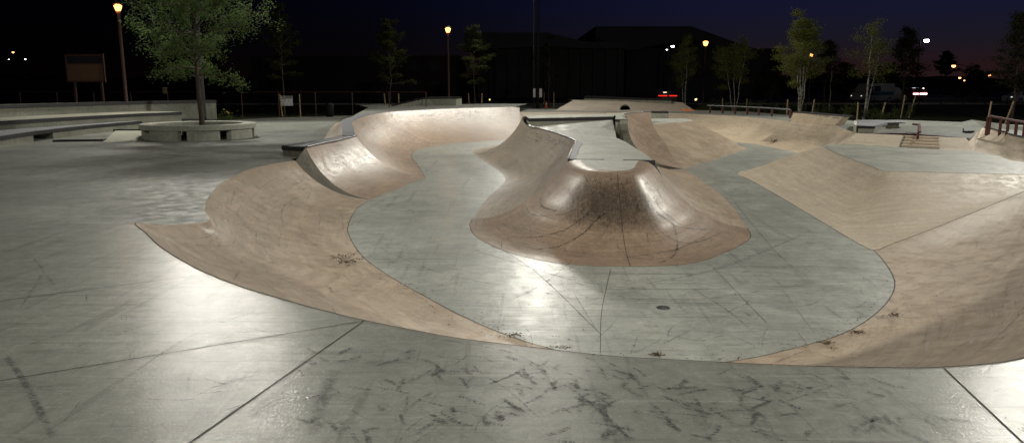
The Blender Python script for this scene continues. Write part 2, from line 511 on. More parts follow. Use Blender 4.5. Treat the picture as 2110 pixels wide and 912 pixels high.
# end wall of the ramp, from its profile down to the neighbouring bowl wall
e = QP.g[0]; e2 = NEAR.g[0]
vs = [p for p in e] + [p - Vector((0, 0, 0.03)) for p in e2]
n = NT + 1
mb.add(vs, [(i, i + 1, n + i + 1, n + i) for i in range(NT)])
mb.add([blkL - Vector((0, 0, .01)), blkR - Vector((0, 0, .01)), (blkR.x, blkR.y, Z_PL - .1), (blkL.x, blkL.y, Z_PL - .1)], [(0, 3, 2, 1)])
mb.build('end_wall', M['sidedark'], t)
mb = MB(); mb.prism([tuple(p.xy) for p in (blkL, blkR, QP.top[-1], back1)], Z_PL - .1, -0.13)
mb.build('deck_block', M['wall'], t)
mb = MB()
f = (blkR - blkL).normalized() * 0.035
mb.prism([tuple((p).xy) for p in (blkL - f - Vector((0, .02, 0)), blkR - Vector((0, .02, 0)), QP.top[-1], back1)], -0.128, 0.004)
mb.build('steel_cap', M['steel'], t)
mb = MB(); mb.tube([p + Vector((0.01, 0, 0.0)) for p in QP.top], 0.03, 8); mb.build('coping', M['coping'], t, True)
mb = MB()
a, b = QP.top[0] + qn * .03, QP.top[-1] + qn * .03
mb.prism([tuple(p.xy) for p in (a + qdir * .05, b, b + qn * 0.28, a + qn * .5 + qdir * .05)], 0.006, 0.012)
mb.build('deck_top', M['capgrey'], t)

# ---- tall back-left bowl wall
tb = []
for (tx, ty, tz), (bx, by) in [((733, 280, 0.0), (876, 365)), ((728, 264, .10), (862, 342)), ((726, 251, .20), (848, 323)), ((742, 243, .26), (853, 313)),
                               ((766, 236, .30), (875, 305)), ((800, 231, .30), (899, 300)), ((860, 227, .30), (922, 296)),
                               ((950, 223, .30), (990, 291)), ((1053, 220, .30), (1060, 287))]:
    tb.append(rib(P(tx, ty, tz), P(bx, by)))
TALL = Patch(tb, 8)
t = empty('bowl_wall', P(860, 227, 0.3), 'tall brown back-left bowl wall with dark steel coping and two glints', 'bowl wall')
TALL.mb().build('wall_face', M['brown_qp'], t, True)
mb = MB()
tops = TALL.top
outs = []
for i, p in enumerate(tops):
    d = (tops[min(i + 1, len(tops) - 1)] - tops[max(0, i - 1)]); d.z = 0; d.normalize()
    nn = Vector((-d.y, d.x, 0)); 
    outs.append(p + nn * 0.42)
vs = []; fs = []
for i, (p, q) in enumerate(zip(tops, outs)):
    vs += [p + Vector((0, 0, -.05)), p + Vector((0, 0, .025)), q + Vector((0, 0, .025)), q + Vector((0, 0, -.05))]
for i in range(len(tops) - 1):
    a = 4 * i
    for k in range(3):
        fs.append((a + k, a + k + 4, a + k + 5, a + k + 1))
mb.add(vs, fs); mb.build('coping', M['capgrey'], t)
# end return of the raised section
mb = MB()
e = TALL.g[-1]
vs = list(e) + [p + Vector((0.55, 0.25, -.05)) for p in e]
mb.add(vs, [(i, i + 1, n + i + 1, n + i) for i in range(NT)]); mb.build('end_wall', M['brown_qp'], t, True)

# ---- back bowl wall (low), behind the island to the right hand lobe
bk = []
for (tx, ty, tz), (bx, by) in [((1062, 231, Z_BK), (1072, 287)), ((1200, 231, Z_BK), (1210, 286)), ((1330, 232, Z_BK), (1340, 286)), ((1430, 235, Z_BK), (1440, 287)),
                               ((1490, 238, Z_BK), (1488, 289)), ((1550, 242, Z_BK), (1555, 297)), ((1628, 250, Z_BK), (1612, 308)), ((1680, 255, Z_BK), (1636, 313)),
                               ((1722, 259, Z_BK), (1648, 317))]:
    bk.append(rib(P(tx, ty, tz), P(bx, by)))
mid = P(1740, 266, Z_BK)
bk.append(rib(mid, P(1650, 318)))
bk.append(rib(P(1765, 274, Z_BK), P(1652, 319), 'bank'))
BACK = Patch(bk, 8)
o = BACK.mb().build('bowl_wall', M['tan_wall'], smooth=True)
tag(o, 'long sandy bowl wall at the back right, below the raised wall with black scuffs', 'bowl wall')

# ---- tan bank on the right
pc = P(1690, 300, Z_PAD)
st0, st1 = P(1738, 296, Z_PAD), P(2005, 311, Z_PAD)
tn = [rib(P(1765, 274, Z_BK), P(1652, 319), 'bank'), rib(st0, P(1640, 321), 'bank'), rib(P(1712, 298, Z_PAD), P(1600, 333), 'bank'), rib(pc, P(1550, 348), 'bank'), rib(P(1697, 303, Z_PAD), P(1520, 357), 'arc'),
      rib(P(1715, 311, Z_PAD), P(1548, 372), 'arc'), rib(P(1745, 324, Z_PAD), P(1600, 401), 'arc'), rib(P(1785, 339, Z_PAD), P(1660, 437), 'arc'),
      rib(P(1820, 352, Z_PAD), P(1712, 468), 'arc'), rib(P(1880, 355, Z_PAD), P(1742, 487), 'arc'), rib(P(1990, 357, Z_PAD), P(1770, 502), 'arc'),
      ]
def tfall(e, c, k=1.25):
    return [Vector((*e.lerp(c, i / NT).xy, c.z + (e.z - c.z) * (1 - i / NT) ** k)) for i in range(NT + 1)]
tn = tn[:9]
tn.append(rib(P(1832, 352.5, Z_PAD), P(1756, 494), 'arc'))
tn.append(rib(P(1850, 353, Z_PAD), P(1800, 515), 'arc'))
NTF = len(tn) - 1
E1 = P(1850, 353, Z_PAD)
for q in (.08, .2, .36, .54, .74, .88):
    tn.append(tfall(E1.lerp(padR, q ** .9), creasep(q), 1.75 - .5 * q))
tn.append(tfall(padR + Vector((-.02, .01, 0)), padR))
TAN = Patch(tn, 8)
for _ in range(90):
    old = [[p.copy() for p in c] for c in TAN.g]
    for i in range(5 * 8, TAN.nu - 3):
        for j in range(1, NT):
            w_ = 0.5 * math.sin(math.pi * j / NT) ** 0.6
            TAN.g[i][j] = old[i][j].lerp((old[i - 1][j] + old[i + 1][j]) * .5, w_)
o = TAN.mb().build('bank_ramp', M['tan'], smooth=True)
tag(o, 'wide smooth tan bank dropping from the grey pad to the bowl floor', 'bank ramp')

# ---- bowl floor
loop = NEAR.bot + TAN.bot[:NTF * 8][::-1] + BACK.bot[::-1] + TALL.bot[::-1] + QP.bot[::-1]
fl = sheet(loop).build('bowl_floor', M['floor']); tag(fl, kind='structure')

# ---- near deck, ridge bank and plaza
A = P(280, 460, 0); B = P(430, 455, Z_PL)
rdir = (P(0, 490, 0) - A).normalized()
LA = A + rdir * 30
k = 8
iA, iB = 9 * k, 6 * k
lip = NEAR.top[iA:33 * k + 1]
deck_pts = [LA] + [A] + lip[1:] + [Vector((15.2, 19, 0)), Vector((30, 19, 0)), Vector((30, -14, 0)), Vector((-34, -14, 0))]
deck = sheet(deck_pts).build('concrete_deck', M['deck']); tag(deck, kind='structure')
prof = NEAR.top[iB:iA + 1]            # from plaza level up to the deck along the bowl edge
r0 = resample(prof, NT); r1 = [p + rdir * 30 for p in r0]
RB = Patch([r0, r1], 6)
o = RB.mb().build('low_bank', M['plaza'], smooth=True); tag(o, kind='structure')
# bank up behind the copings
bb = []
for (cx, cy, cz), (px, py) in [((700, 288, 0), (664, 291)), ((716, 284, 0), (668, 285)), ((730, 280, .0), (672, 278)), ((727, 258, .15), (682, 264)), ((730, 248, .22), (694, 254)), ((745, 242, .26), (712, 247)), ((766, 236, .3), (738, 241))]:
    bb.append(rib(P(cx, cy, cz) + Vector((-.40, .0, 0.0)), P(px, py, Z_PL), 'ease'))
BB = Patch(bb, 6)
o = BB.mb().build('bank_ramp', M['pale_qp'], smooth=True)
tag(o, 'low brownish bank rising from the plaza to the back of the tall left wall coping', 'bank ramp')
farL = P(560, 243, Z_PL); farM = P(738, 241, Z_PL)
plaza_pts = NEAR.top[:iB + 1][::-1] + [P(600, 328, Z_PL), back1 * 1.0] 
plaza_pts[-1].z = Z_PL
plaza_pts += [p for p in BB.bot] + [farM + Vector((0, 3, 0)), farL, P(450, 248.5, Z_PL), Vector((-24, 47, Z_PL)), Vector((-46, 36, Z_PL))]
r1b = B + rdir * 30
plaza_pts += [Vector((-46, r1b.y, Z_PL)), r1b, B]
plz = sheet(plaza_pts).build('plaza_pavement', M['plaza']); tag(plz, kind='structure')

# ---- back deck behind the tall wall, and the slab behind the low wall
bd = [o_ for o_ in outs[3 * k:]]
bd = [Vector((p.x, p.y, .3)) for p in bd]
bp_ = bd + [Vector((bd[-1].x + .6, bd[-1].y + .3, .3)), Vector((1.2, 58, .3)), Vector((-12, 58, .3)), BB.bot[-1] + Vector((.4, 1.5, .55))]
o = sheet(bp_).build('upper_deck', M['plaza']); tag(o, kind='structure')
# pad
stairs_top0, stairs_top1 = P(1765, 274, Z_BK), P(1990, 284, Z_BK)
rbf = [P(2005, 311, Z_PAD), P(2055, 321, Z_PAD), P(2110, 334, Z_PAD), P(2200, 356, Z_PAD) + Vector((2.5, 2, 0))]
rbt = [P(2030, 263, -.10), P(2070, 272, .04), P(2110, 283, .12), P(2250, 322, .12) + Vector((2, 1, 0))]
pad_pts = [p for p in TAN.top if p.z < Z_PAD + .004][::-1]
pad_pts = TAN.top[1 * 8:][::-1] + [st0] + [st1] + rbf[1:] + [Vector((17, 19.5, Z_PAD)), padR]
o = sheet(pad_pts).build('pad_pavement', M['pad']); tag(o, kind='structure')
# upper right deck
ud = BACK.top + [P(1868, 274.5, Z_BK), P(1990, 284, Z_BK), P(2000, 285, Z_BK), P(2028, 264, Z_BK) + Vector((.1, .3, 0)), Vector((30, 31, Z_BK)), P(2110, 258, Z_BK), P(1990, 252, Z_BK), P(1850, 247, Z_BK), P(1760, 249, Z_BK), P(1640, 238, Z_BK), P(1540, 230, Z_BK), P(1430, 226.5, Z_BK), Vector((13, 70, Z_BK)), Vector((.2, 70, Z_BK)), P(1058, 231, Z_BK)]
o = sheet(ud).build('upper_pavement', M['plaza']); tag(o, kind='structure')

# ---- island
It, Ib = [], []
for (tx, ty, tz), (bx, by) in [((1172, 328, 0), (972, 452)), ((1179, 308, .02), (1003, 409)), ((1185, 291, .045), (1041, 367)),
                               ((1150, 276, .09), (1000, 334)), ((1115, 266, .13), (976, 316)), ((1086, 258, .17), (972, 314)), ((1078, 240, .38), (975, 312))]:
    It.append((P(tx, ty, tz), P(bx, by)))
ribsL = [rib(a, b) for a, b in It]
hid = [((1.35, 33.2, .38), (990, 305)), ((2.2, 33.6, .40), (1032, 298)), ((3.4, 34.2, .42), (1120, 293)), ((4.3, 34.6, .45), (1200, 291))]
for a, (bx, by) in hid: ribsL.append(rib(a, P(bx, by)))
ISL = Patch(ribsL, 8)
ribsM = []
crest = [(1.56, 17.6), (1.57, 16.9), (1.60, 16.3), (1.68, 15.75), (1.86, 15.38), (2.10, 15.25), (2.35, 15.36), (2.53, 15.75), (2.66, 16.3), (2.80, 16.9), (2.92, 17.4)]
foot = [(972, 452), (968, 467), (987, 492), (1060, 524), (1170, 544), (1300, 549), (1420, 543), (1492, 521), (1540, 496), (1547, 484), (1540, 470)]
for c, fpt in zip(crest, foot):
    ribsM.append(rib((c[0], c[1], 0.0), P(*fpt), 'S'))
MND = Patch(ribsM, 8)
ribsR = []
for (tx, ty, tz), (bx, by) in [((1348, 331, 0), (1540, 470)), ((1332, 319, -.02), (1500, 415)), ((1308, 304, -.05), (1448, 372)), ((1288, 291.5, -.08), (1408, 348))]:
    ribsR.append(rib(P(tx, ty, tz), P(bx, by)))
ISR = Patch(ribsR, 8)
isl = empty('ramp_island', (2.0, 20, 0), 'central raised concrete island with a dark-scuffed brown nose towards the camera', 'ramp island')
_mm = MND.mb()
_mm.build('nose', M['mound'], isl, True)
ISL.mb().build('left_ramp', M['pale_qp'], isl, True)
ISR.mb().build('right_ramp', M['brown'], isl, True)
dl = ISL.top[:5 * 8 + 1]; dr = ISR.top
ledge_base = [P(1095, 262, .16), P(1180, 254, .27), P(1262, 247, .36)]
deckp = dl + ledge_base + [P(1270, 284, -.09)] + dr[::-1]
sheet(deckp).build('deck', M['island'], isl)
# nose top, from the deck edge to the crest
nt = [Vector((1.30, 17.62, -.004)), ] + [Vector((c[0], c[1], -.004)) for c in [tuple(p.xy) for p in MND.top]] + [Vector((3.2, 17.3, -.004))]
fr0, fr1 = dl[0], dr[0]
nt = [fr0.lerp(fr1, .14) + Vector((0, .02, 0))] + [p.copy() for p in MND.top] + [fr0.lerp(fr1, .86) + Vector((0, .02, 0))]
sheet(nt).build('nose_top', M['island'], isl)
# front steel edges and end walls
mb = MB()
for a, b in ((fr0 + (fr0 - fr1) * .01, fr0.lerp(fr1, .42)), (fr0.lerp(fr1, .64), fr1 + (fr1 - fr0) * .01)):
    mb = MB(); mb.add([a + Vector((0, -.012, .006)), b + Vector((0, -.012, .006)), b + Vector((0, -.012, -.10)), a + Vector((0, -.012, -.10)),
            a + Vector((0, .10, .006)), b + Vector((0, .10, .006))], [(0, 3, 2, 1), (0, 1, 5, 4)])
    mb.build('front_edge', M['steel'], isl)
mb = MB()
for e, m_ in ((ISL.g[0], MND.g[0]), (ISR.g[0], MND.g[-1])):
    c_ = [Vector((e[0].x, e[0].y, e[0].z - .004))] + list(e)
    lo = [Vector((p.x, p.y + .01, floor_z(p.y) - .01)) for p in e]
    mb.add(list(e) + lo, [(i, i + 1, n + i + 1, n + i) for i in range(NT)])
mb.add([fr0, fr1, fr1 + Vector((0, 0, -1.3)), fr0 + Vector((0, 0, -1.3))], [(0, 3, 2, 1)])
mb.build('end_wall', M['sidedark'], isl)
# coping along the left edge
def ribbon(pts, w, h0, h1, side=1):
    mb = MB(); vs = []; fs = []
    for i, p in enumerate(pts):
        d = pts[min(i + 1, len(pts) - 1)] - pts[max(0, i - 1)]; d.z = 0; d.normalize()
        nn = Vector((-d.y, d.x, 0)) * side
        q = p + nn * w
        vs += [p + Vector((0, 0, h0)), p + Vector((0, 0, h1)), q + Vector((0, 0, h1)), q + Vector((0, 0, h0))]
    for i in range(len(pts) - 1):
        a = 4 * i
        for kk in range(3): fs.append((a + kk, a + kk + 4, a + kk + 5, a + kk + 1))
    mb.add(vs, fs)
    return mb
ribbon(dl[:17], .17, -.06, .012, -1).build('coping', M['capgrey'], isl)
ribbon(dl[16:], .14, -.06, .012, -1).build('coping', M['steel'], isl)
mb = MB(); mb.tube([p + Vector((-.01, 0, .012)) for p in dl], .022, 6); mb.build('coping_pipe', M['coping'], isl, True)

# ledge at the back of the island
lt0, lt1 = P(1078, 240.5, .38), P(1266, 236, .45)
lf0, lf1 = P(1091, 244, .38), P(1264, 240.5, .45)
lg = empty('grind_ledge', (3, 30, .2), 'long white-topped ledge with dark steel edge at the back of the island', 'ledge')
mb = MB()
tops4 = [lf0, lf1, lt1 + Vector((.3, 1.2, 0)), lt0 + Vector((.1, .9, 0))]
bot4 = [Vector((p.x, p.y, -.2)) for p in tops4]
def hexa(mb, top, bot):
    mb.add(list(top) + list(bot), [(0, 1, 2, 3), (7, 6, 5, 4), (0, 4, 5, 1), (1, 5, 6, 2), (2, 6, 7, 3), (3, 7, 4, 0)])
dn = Vector((0, 0, 1))
hexa(mb, [p - dn * .13 for p in tops4], bot4); mb.build('ledge_body', M['wallpale'], lg)
mb = MB(); ov = Vector((-.02, -.03, 0))
hexa(mb, [p + ov for p in tops4[:2]] + tops4[2:], [p + ov - dn * .128 for p in tops4[:2]] + [p - dn * .128 for p in tops4[2:]]); mb.build('steel_edge', M['steel'], lg)
mb = MB()
hexa(mb, [tops4[0] + Vector((.02, .10, .01)), tops4[1] + Vector((0, .10, .01)), tops4[2] + dn * .01, tops4[3] + dn * .01], [p + Vector((0, .09, .002)) if i < 2 else p + dn * .002 for i, p in enumerate(tops4)])
mb.build('ledge_top', M['wallpale'], lg)

# end block with the tall curved ramp on its right
q0 = P(1293, 246, .45)
exr = [ribc(q0, P(1294, 262, .2), P(1298, 280, -.15), P(1308, 300, -.5), P(1327, 319, -.8), P(1358, 337, -1.05), P(1407, 348))]
rcrease = [P(1345, 256, -.02), Vector((6.15, 30.1, -.70)), Vector((6.12, 28.6, -1.03)), P(1409, 347.5)]
rlast = ribc(P(1342, 230.5, .45), *rcrease)
for q_, (tx, ty, tz) in ((.22, (1285, 237, .45)), (.48, (1300, 232.7, .45)), (.75, (1320, 231, .45))):
    tp_ = P(tx, ty, tz); base_ = exr[0][0].lerp(rlast[0], q_)
    exr.append([exr[0][i].lerp(rlast[i], q_) + (tp_ - base_) * (1 - i / NT) ** 2 for i in range(NT + 1)])
exr.append(rlast)
EXT = Patch(exr, 8)
ex = empty('quarter_pipe', (4.2, 28, 0), 'tall orange-brown curved quarter pipe with a black-capped end block at the island back right', 'quarter pipe')
EXT.mb().build('ramp_face', M['brown_qp'], ex, True)
bl = P(1269, 246, .45); br = q0
ekind = [bl, br, EXT.top[8], lt1]
mb = MB(); hexa(mb, [bl + Vector((.03, .02, -.095)), br + Vector((0, .02, -.095)), EXT.top[8] - dn * .095, lt1 - dn * .095], [Vector((p.x, p.y, -.25)) for p in (bl + Vector((.03, .02, 0)), br + Vector((0, .02, 0)), EXT.top[8], lt1)])
mb.build('end_block', M['wallpale'], ex)
mb = MB(); hexa(mb, [bl - Vector((.03, .02, 0)), br - Vector((0, .02, 0)), br + Vector((.03, .12, 0)), bl + Vector((0, .12, 0))], [p - dn * .092 for p in (bl - Vector((.03, .02, 0)), br - Vector((0, .02, 0)), br + Vector((.03, .12, 0)), bl + Vector((0, .12, 0)))])
mb.build('steel_cap', M['steel'], ex)
mb = MB(); tp = [bl + Vector((0, .12, .003)), br + Vector((.0, .12, .003))] + [p + Vector((0, 0, .003)) for p in EXT.top[4:]] + [EXT.top[-1] + Vector((-.5, .9, .003)), lt1 + Vector((.2, 1.2, .003))]
sheet(tp).build('deck_top', M['wallpale'], ex)
# end wall under the left profile of the ramp, with its dark recess
mb = MB(); e = EXT.g[0]
lo = [Vector((p.x - .28, p.y + .05, p.z)) for p in e]
mb.add(list(e) + lo, [(i, i + 1, n + i + 1, n + i) for i in range(NT)])
mb.build('ramp_edge', M['wall'], ex, True)
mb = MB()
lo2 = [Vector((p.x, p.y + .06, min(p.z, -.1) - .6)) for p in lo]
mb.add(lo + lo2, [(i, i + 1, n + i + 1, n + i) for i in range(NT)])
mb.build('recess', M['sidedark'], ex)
mb = MB(); mb.tube([p + Vector((.0, 0, .012)) for p in EXT.top[2:]], .025, 6); mb.build('coping', M['coping'], ex, True)

# mellow roller behind, with its pale deck triangle
rr = [ribc(*rcrease), rib(P(1362, 255, -.01), P(1440, 338), 'bank'), rib(P(1385, 253, 0), P(1478, 327), 'bank'), rib(P(1416, 250.3, 0), P(1532, 309), 'bank'),
      rib((8.8, 37.2, 0), P(1530, 302), 'bank'), rib((8.9, 39.2, 0), (9.6, 42.5, floor_z(42.5)), 'bank')]
ROL = Patch(rr, 8)
ro = empty('roller_bank', (7.5, 35, 0), 'mellow brown bank with a pale triangular top right of the tall quarter pipe', 'bank ramp')
ROL.mb().build('bank_face', M['brown'], ro, True)
sheet(ROL.top + [Vector((6.3, 39.2, 0)), Vector((6.2, 36, 0))]).build('bank_top', M['island'], ro)
lb = empty('low_ledge', P(1360, 243, .0), 'small pale block ledge with dark edge behind the tall quarter pipe', 'ledge')
a, b = P(1340, 241.5, .0), P(1377, 242, .0)
mb = MB(); hexa(mb, [a + dn * .22, b + dn * .22, b + Vector((.2, 1.2, .22)), a + Vector((.2, 1.2, .22))], [a - dn * .1, b - dn * .1, b + Vector((.2, 1.2, -.1)), a + Vector((.2, 1.2, -.1))]); mb.build('ledge_body', M['wallpale'], lb)
mb = MB(); hexa(mb, [p + Vector((0, -.02, .30)) for p in (a, b)] + [b + Vector((.2, 1.2, .30)), a + Vector((.2, 1.2, .30))], [p + Vector((0, -.02, .222)) for p in (a, b)] + [b + Vector((.2, 1.2, .222)), a + Vector((.2, 1.2, .222))]); mb.build('ledge_edge', M['steel'], lb)
# ------------------------------------------------------------------ stairs, rails, ledges
def lerpP(a, b, t): return a.lerp(b, t)
T0, T1 = P(1765, 274, Z_BK), P(1990, 284, Z_BK)      # top line of the stair bank
F0, F1 = st0, st1                                     # foot line
def toppt(s): return T0.lerp(T1, s)
def footpt(s): return F0.lerp(F1, s)
o = Patch([rib(toppt(s), footpt(s), 'bank') for s in (0, .2, .456)], 6).mb().build('bank_ramp', M['tan'], smooth=True)
tag(o, 'low tan bank between the grey pad and the round ledge, left of the small stairs', 'bank ramp')
o = Patch([rib(toppt(s), footpt(s), 'bank') for s in (.766, .88, 1.0)], 6).mb().build('bank_ramp', M['tan'], smooth=True)
tag(o, 'short tan bank right of the small stairs, meeting the railed bank', 'bank ramp')
stp = empty('stair_flight', footpt(.62), 'small flight of four brownish concrete steps with a red rail', 'stairs')
for k_ in range(4):
    z1 = Z_PAD + (k_ + 1) * (Z_BK - Z_PAD) / 4 - .002
    f0, f1 = footpt(.475).lerp(toppt(.475), k_ / 4 + .02), footpt(.765).lerp(toppt(.765), k_ / 4 + .02)
    e0, e1 = toppt(.475), toppt(.765)
    mb = MB(); hexa(mb, [Vector((p.x, p.y, z1)) for p in (f0, f1, e1, e0)], [Vector((p.x, p.y, Z_PAD - .05)) for p in (f0, f1, e1, e0)])
    mb.build('step', M['tan_flat'], stp)
for s0, s1, mat_, lab in ((.455, .472, 'sidedark', 'curb'),):
    mb = MB(); a, b = rib(toppt(s0), footpt(s0), 'bank'), rib(toppt(s1), footpt(s1), 'bank')
    up = Vector((0, 0, .014)); vs = []
    for p, q in zip(a, b): vs += [p - up, p + up, q + up, q - up]
    fs = []
    for i in range(NT):
        for kk in range(3): fs.append((4 * i + kk, 4 * i + kk + 4, 4 * i + kk + 5, 4 * i + kk + 1))
    fs.append((4 * NT, 4 * NT + 1, 4 * NT + 2, 4 * NT + 3))
    mb.add(vs, fs); mb.build(lab, M[mat_], stp)
hr = empty('handrail', P(1889, 301, Z_PAD), 'low red flat handrail running down the small stairs', 'handrail')
pf, pb = P(1889, 301, Z_PAD), PD(1893, 272, 29.6)
mb = MB(); mb.box((pf.x, pf.y, Z_PAD + .24), (.07, .07, .48)); mb.build('post', M['red'], hr, bevel=.008)
mb = MB(); mb.box((pb.x, pb.y, Z_BK + .13), (.07, .07, .30)); mb.build('post', M['red'], hr, bevel=.008)
mb = MB(); a = pf + Vector((0, -.12, .50)); b = Vector((pb.x, pb.y, Z_BK + .30)); c = b + Vector((.02, .5, 0))
for p, q in ((a, b), (b, c)):
    sx_ = Vector((.045, 0, 0)); sz = Vector((0, 0, .035))
    hexa(mb, [p - sx_ + sz, p + sx_ + sz, q + sx_ + sz, q - sx_ + sz], [p - sx_ - sz, p + sx_ - sz, q + sx_ - sz, q - sx_ - sz])
mb.build('rail', M['redwear'], hr)

# round topped ledge
dc = PD(1812, 250, 33.2); dc.z = 0
rl = empty('round_ledge', (dc.x, dc.y, Z_BK), 'grey concrete ledge with a round disc top and a black-edged nose', 'ledge')
mb = MB(); mb.lathe((dc.x, dc.y, Z_BK), [(.78, 0), (.78, .21)], 40); mb.build('pedestal', M['sidedark'], rl, False)
mb = MB(); mb.lathe((dc.x, dc.y, Z_BK), [(1.0, .212), (1.02, .22), (1.02, .275), (1.0, .283), (0.0, .285)], 48); mb.build('disc_top', M['capgrey'], rl)
mb = MB()
n0, n1 = P(1767, 273, Z_BK), P(1800, 274.5, Z_BK)
m1, m0 = Vector((dc.x - .05, dc.y - .80, Z_BK)), Vector((dc.x - .92, dc.y - .15, Z_BK))
hexa(mb, [p + dn * .165 for p in (n0, n1, m1, m0)], [p - dn * .05 for p in (n0, n1, m1, m0)]); mb.build('nose_block', M['wall'], rl)
mb = MB()
hexa(mb, [p + dn * .262 + q for p, q in ((n0, Vector((-.03, -.03, 0))), (n1, Vector((.03, -.03, 0))), (n1, Vector((.03, .12, 0))), (n0, Vector((-.03, .12, 0))))],
     [p + dn * .167 + q for p, q in ((n0, Vector((-.03, -.03, 0))), (n1, Vector((.03, -.03, 0))), (n1, Vector((.03, .12, 0))), (n0, Vector((-.03, .12, 0))))]); mb.build('steel_nose', M['steel'], rl)
mb = MB()
hexa(mb, [n0 + dn * .268 + Vector((-.02, .10, 0)), n1 + dn * .268 + Vector((.02, .10, 0)), m1 + dn * .268 + Vector((0, -.1, 0)), m0 + dn * .268 + Vector((-.05, 0, 0))],
     [n0 + dn * .168 + Vector((-.02, .10, 0)), n1 + dn * .168 + Vector((.02, .10, 0)), m1 + dn * .168 + Vector((0, -.1, 0)), m0 + dn * .168 + Vector((-.05, 0, 0))]); mb.build('nose_top', M['capgrey'], rl)
mb = MB()
hexa(mb, [n0 + dn * .33 + Vector((-.16, .05, 0)), n0 + dn * .25 + Vector((-.06, .0, 0)), m0 + dn * .25 + Vector((-.1, 0, 0)), m0 + dn * .31 + Vector((-.2, .1, 0))],
     [n0 - dn * .05 + Vector((-.14, .05, 0)), n0 - dn * .05 + Vector((-.045, .0, 0)), m0 - dn * .05 + Vector((-.1, 0, 0)), m0 - dn * .05 + Vector((-.2, .1, 0))]); mb.build('side_cheek', M['wallpale'], rl)

# railed bank on the right
RBK = Patch([rib(toppt(1.0), st1, 'bank'), rib(toppt(1.0).lerp(rbt[0], .5) + Vector((.1, .1, 0)), st1, 'bank')] + [rib(a, b, 'bank') for a, b in zip(rbt, rbf)], 8)
rb = empty('bank_ramp', rbt[0], 'tan bank at the right edge below the red post railing', 'bank ramp')
RBK.mb().build('bank_face', M['tan'], rb, True)
mb = MB(); mb.tube([p + Vector((.0, .02, .01)) for p in RBK.top[16:]], .035, 6); mb.build('edge_line', M['steel'], rb)
bt = RBK.top
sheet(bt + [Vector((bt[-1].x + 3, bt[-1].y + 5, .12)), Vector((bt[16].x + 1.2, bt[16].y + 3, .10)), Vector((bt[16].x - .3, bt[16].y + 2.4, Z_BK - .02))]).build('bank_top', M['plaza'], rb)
fr = empty('red_railing', bt[4], 'low red steel railing with six stubby posts on top of the right bank', 'railing')
rp = [P(2037, 262, .12), P(2110, 280.5, .12), P(2250, 318, .12)]
rail_pts = []
for i_, px in enumerate((2037, 2049, 2059, 2074, 2091, 2108, 2128, 2152, 2180)):
    py = 262 + (px - 2037) * 18.5 / 73
    q = P(px, py, .12) + Vector((.10, .12, 0))
    if i_ == 1: q += Vector((.25, .9, 0))
    mb = MB(); mb.box((q.x, q.y, .12 + .03), (.085, .07, .70), .6); mb.build('post', M['red'], fr)
    if i_ != 1: rail_pts.append(q + Vector((0, 0, .41)))
mb = MB(); mb.tube(rail_pts, .042, 8); mb.build('rail', M['red'], fr)

# raised wall section at the back right
ew = empty('wall_extension', P(1675, 255, Z_BK), 'raised wall section with black scuffs along its top at the back right bowl', 'wall')
w0, w1 = P(1630, 250.2, Z_BK) + Vector((0, .03, 0)), P(1722, 259, Z_BK) + Vector((0, .03, 0))
u0, u1 = PD(1634, 232, w0.y + .12), PD(1736, 241, w1.y + .12)
bk_ = Vector((.55, .45, 0))
EWB, EWT = (w0.copy(), w1.copy()), (u0.copy(), u1.copy())
mb = MB(); hexa(mb, [u0, u1, u1 + bk_, u0 + bk_], [w0, w1, w1 + bk_, w0 + bk_]); mb.build('wall_face', M['sand_flat'], ew)
mb = MB(); hexa(mb, [p + dn * .045 for p in (u0 - Vector((.03, .03, 0)), u1 + Vector((.12, -.03, 0)), u1 + bk_ + Vector((.12, 0, 0)), u0 + bk_)], [p + dn * .003 for p in (u0 - Vector((.03, .03, 0)), u1 + Vector((.12, -.03, 0)), u1 + bk_ + Vector((.12, 0, 0)), u0 + bk_)]); mb.build('coping', M['steel'], ew)

# back rail with red posts
br_ = empty('grind_rail', P(1530, 239, Z_BK), 'long low grey rail on red posts along the back wall, in front of the shrubs', 'rail')
pts = []
for px, py in ((1470, 233.5), (1497, 234.8), (1523, 236.2), (1549, 237.8), (1573, 239.2), (1601, 241.2), (1640, 245)):
    q = P(px, py, Z_BK) + Vector((0, .9, 0))
    mb = MB(); mb.box((q.x, q.y, Z_BK + .22), (.11, .09, .44)); mb.build('post', M['red'], br_)
    pts.append(q + Vector((0, 0, .47)))
mb = MB(); mb.tube([pts[0] + (pts[0] - pts[1]) * .2] + pts, .045, 8); mb.build('rail', M['galv'], br_)

# back centre bank with its ledge, drain and paint
bt0 = [PD(1181, 206.5, 57.0), PD(1240, 207.5, 56.8), PD(1320, 209, 56.2), PD(1406, 211.5, 55.2)]
bf0 = [P(1143, 227.5, Z_BK), P(1230, 229, Z_BK), P(1330, 229.6, Z_BK), P(1434, 229.5, Z_BK)]
CB = Patch([rib(a, b, 'bank') for a, b in zip(bt0, bf0)], 6)
cb = empty('back_bank', bf0[1], 'wide brown-grey bank with a dark drain hole at the far centre of the park', 'bank ramp')
CB.mb().build('bank_face', M['pale_qp'], cb, True)
for e, nm in ((CB.g[0], 'bank_side'), (CB.g[-1], 'bank_side')):
    mb = MB(); lo = [Vector((p.x + (-.3 if e is CB.g[0] else .3), p.y + 4 * (1 - i / NT) * .4 + .3, Z_BK - .2)) for i, p in enumerate(e)]
    mb.add(list(e) + lo, [(i, i + 1, n + i + 1, n + i) for i in range(NT)]); mb.build(nm, M['pale_qp'], cb, True)
sheet(CB.top + [CB.top[-1] + Vector((.3, 3.5, -.01)), CB.top[0] + Vector((-.3, 3.5, -.01))]).build('bank_top', M['wall'], cb)
dh_ = P(1293, 222.5, Z_BK); dd = CB.at(.53, .80, .02)
mb = MB(); mb.lathe((0, 0, 0), [(.20, 0), (.34, .0), (.36, .05), (.20, .055)], 20)
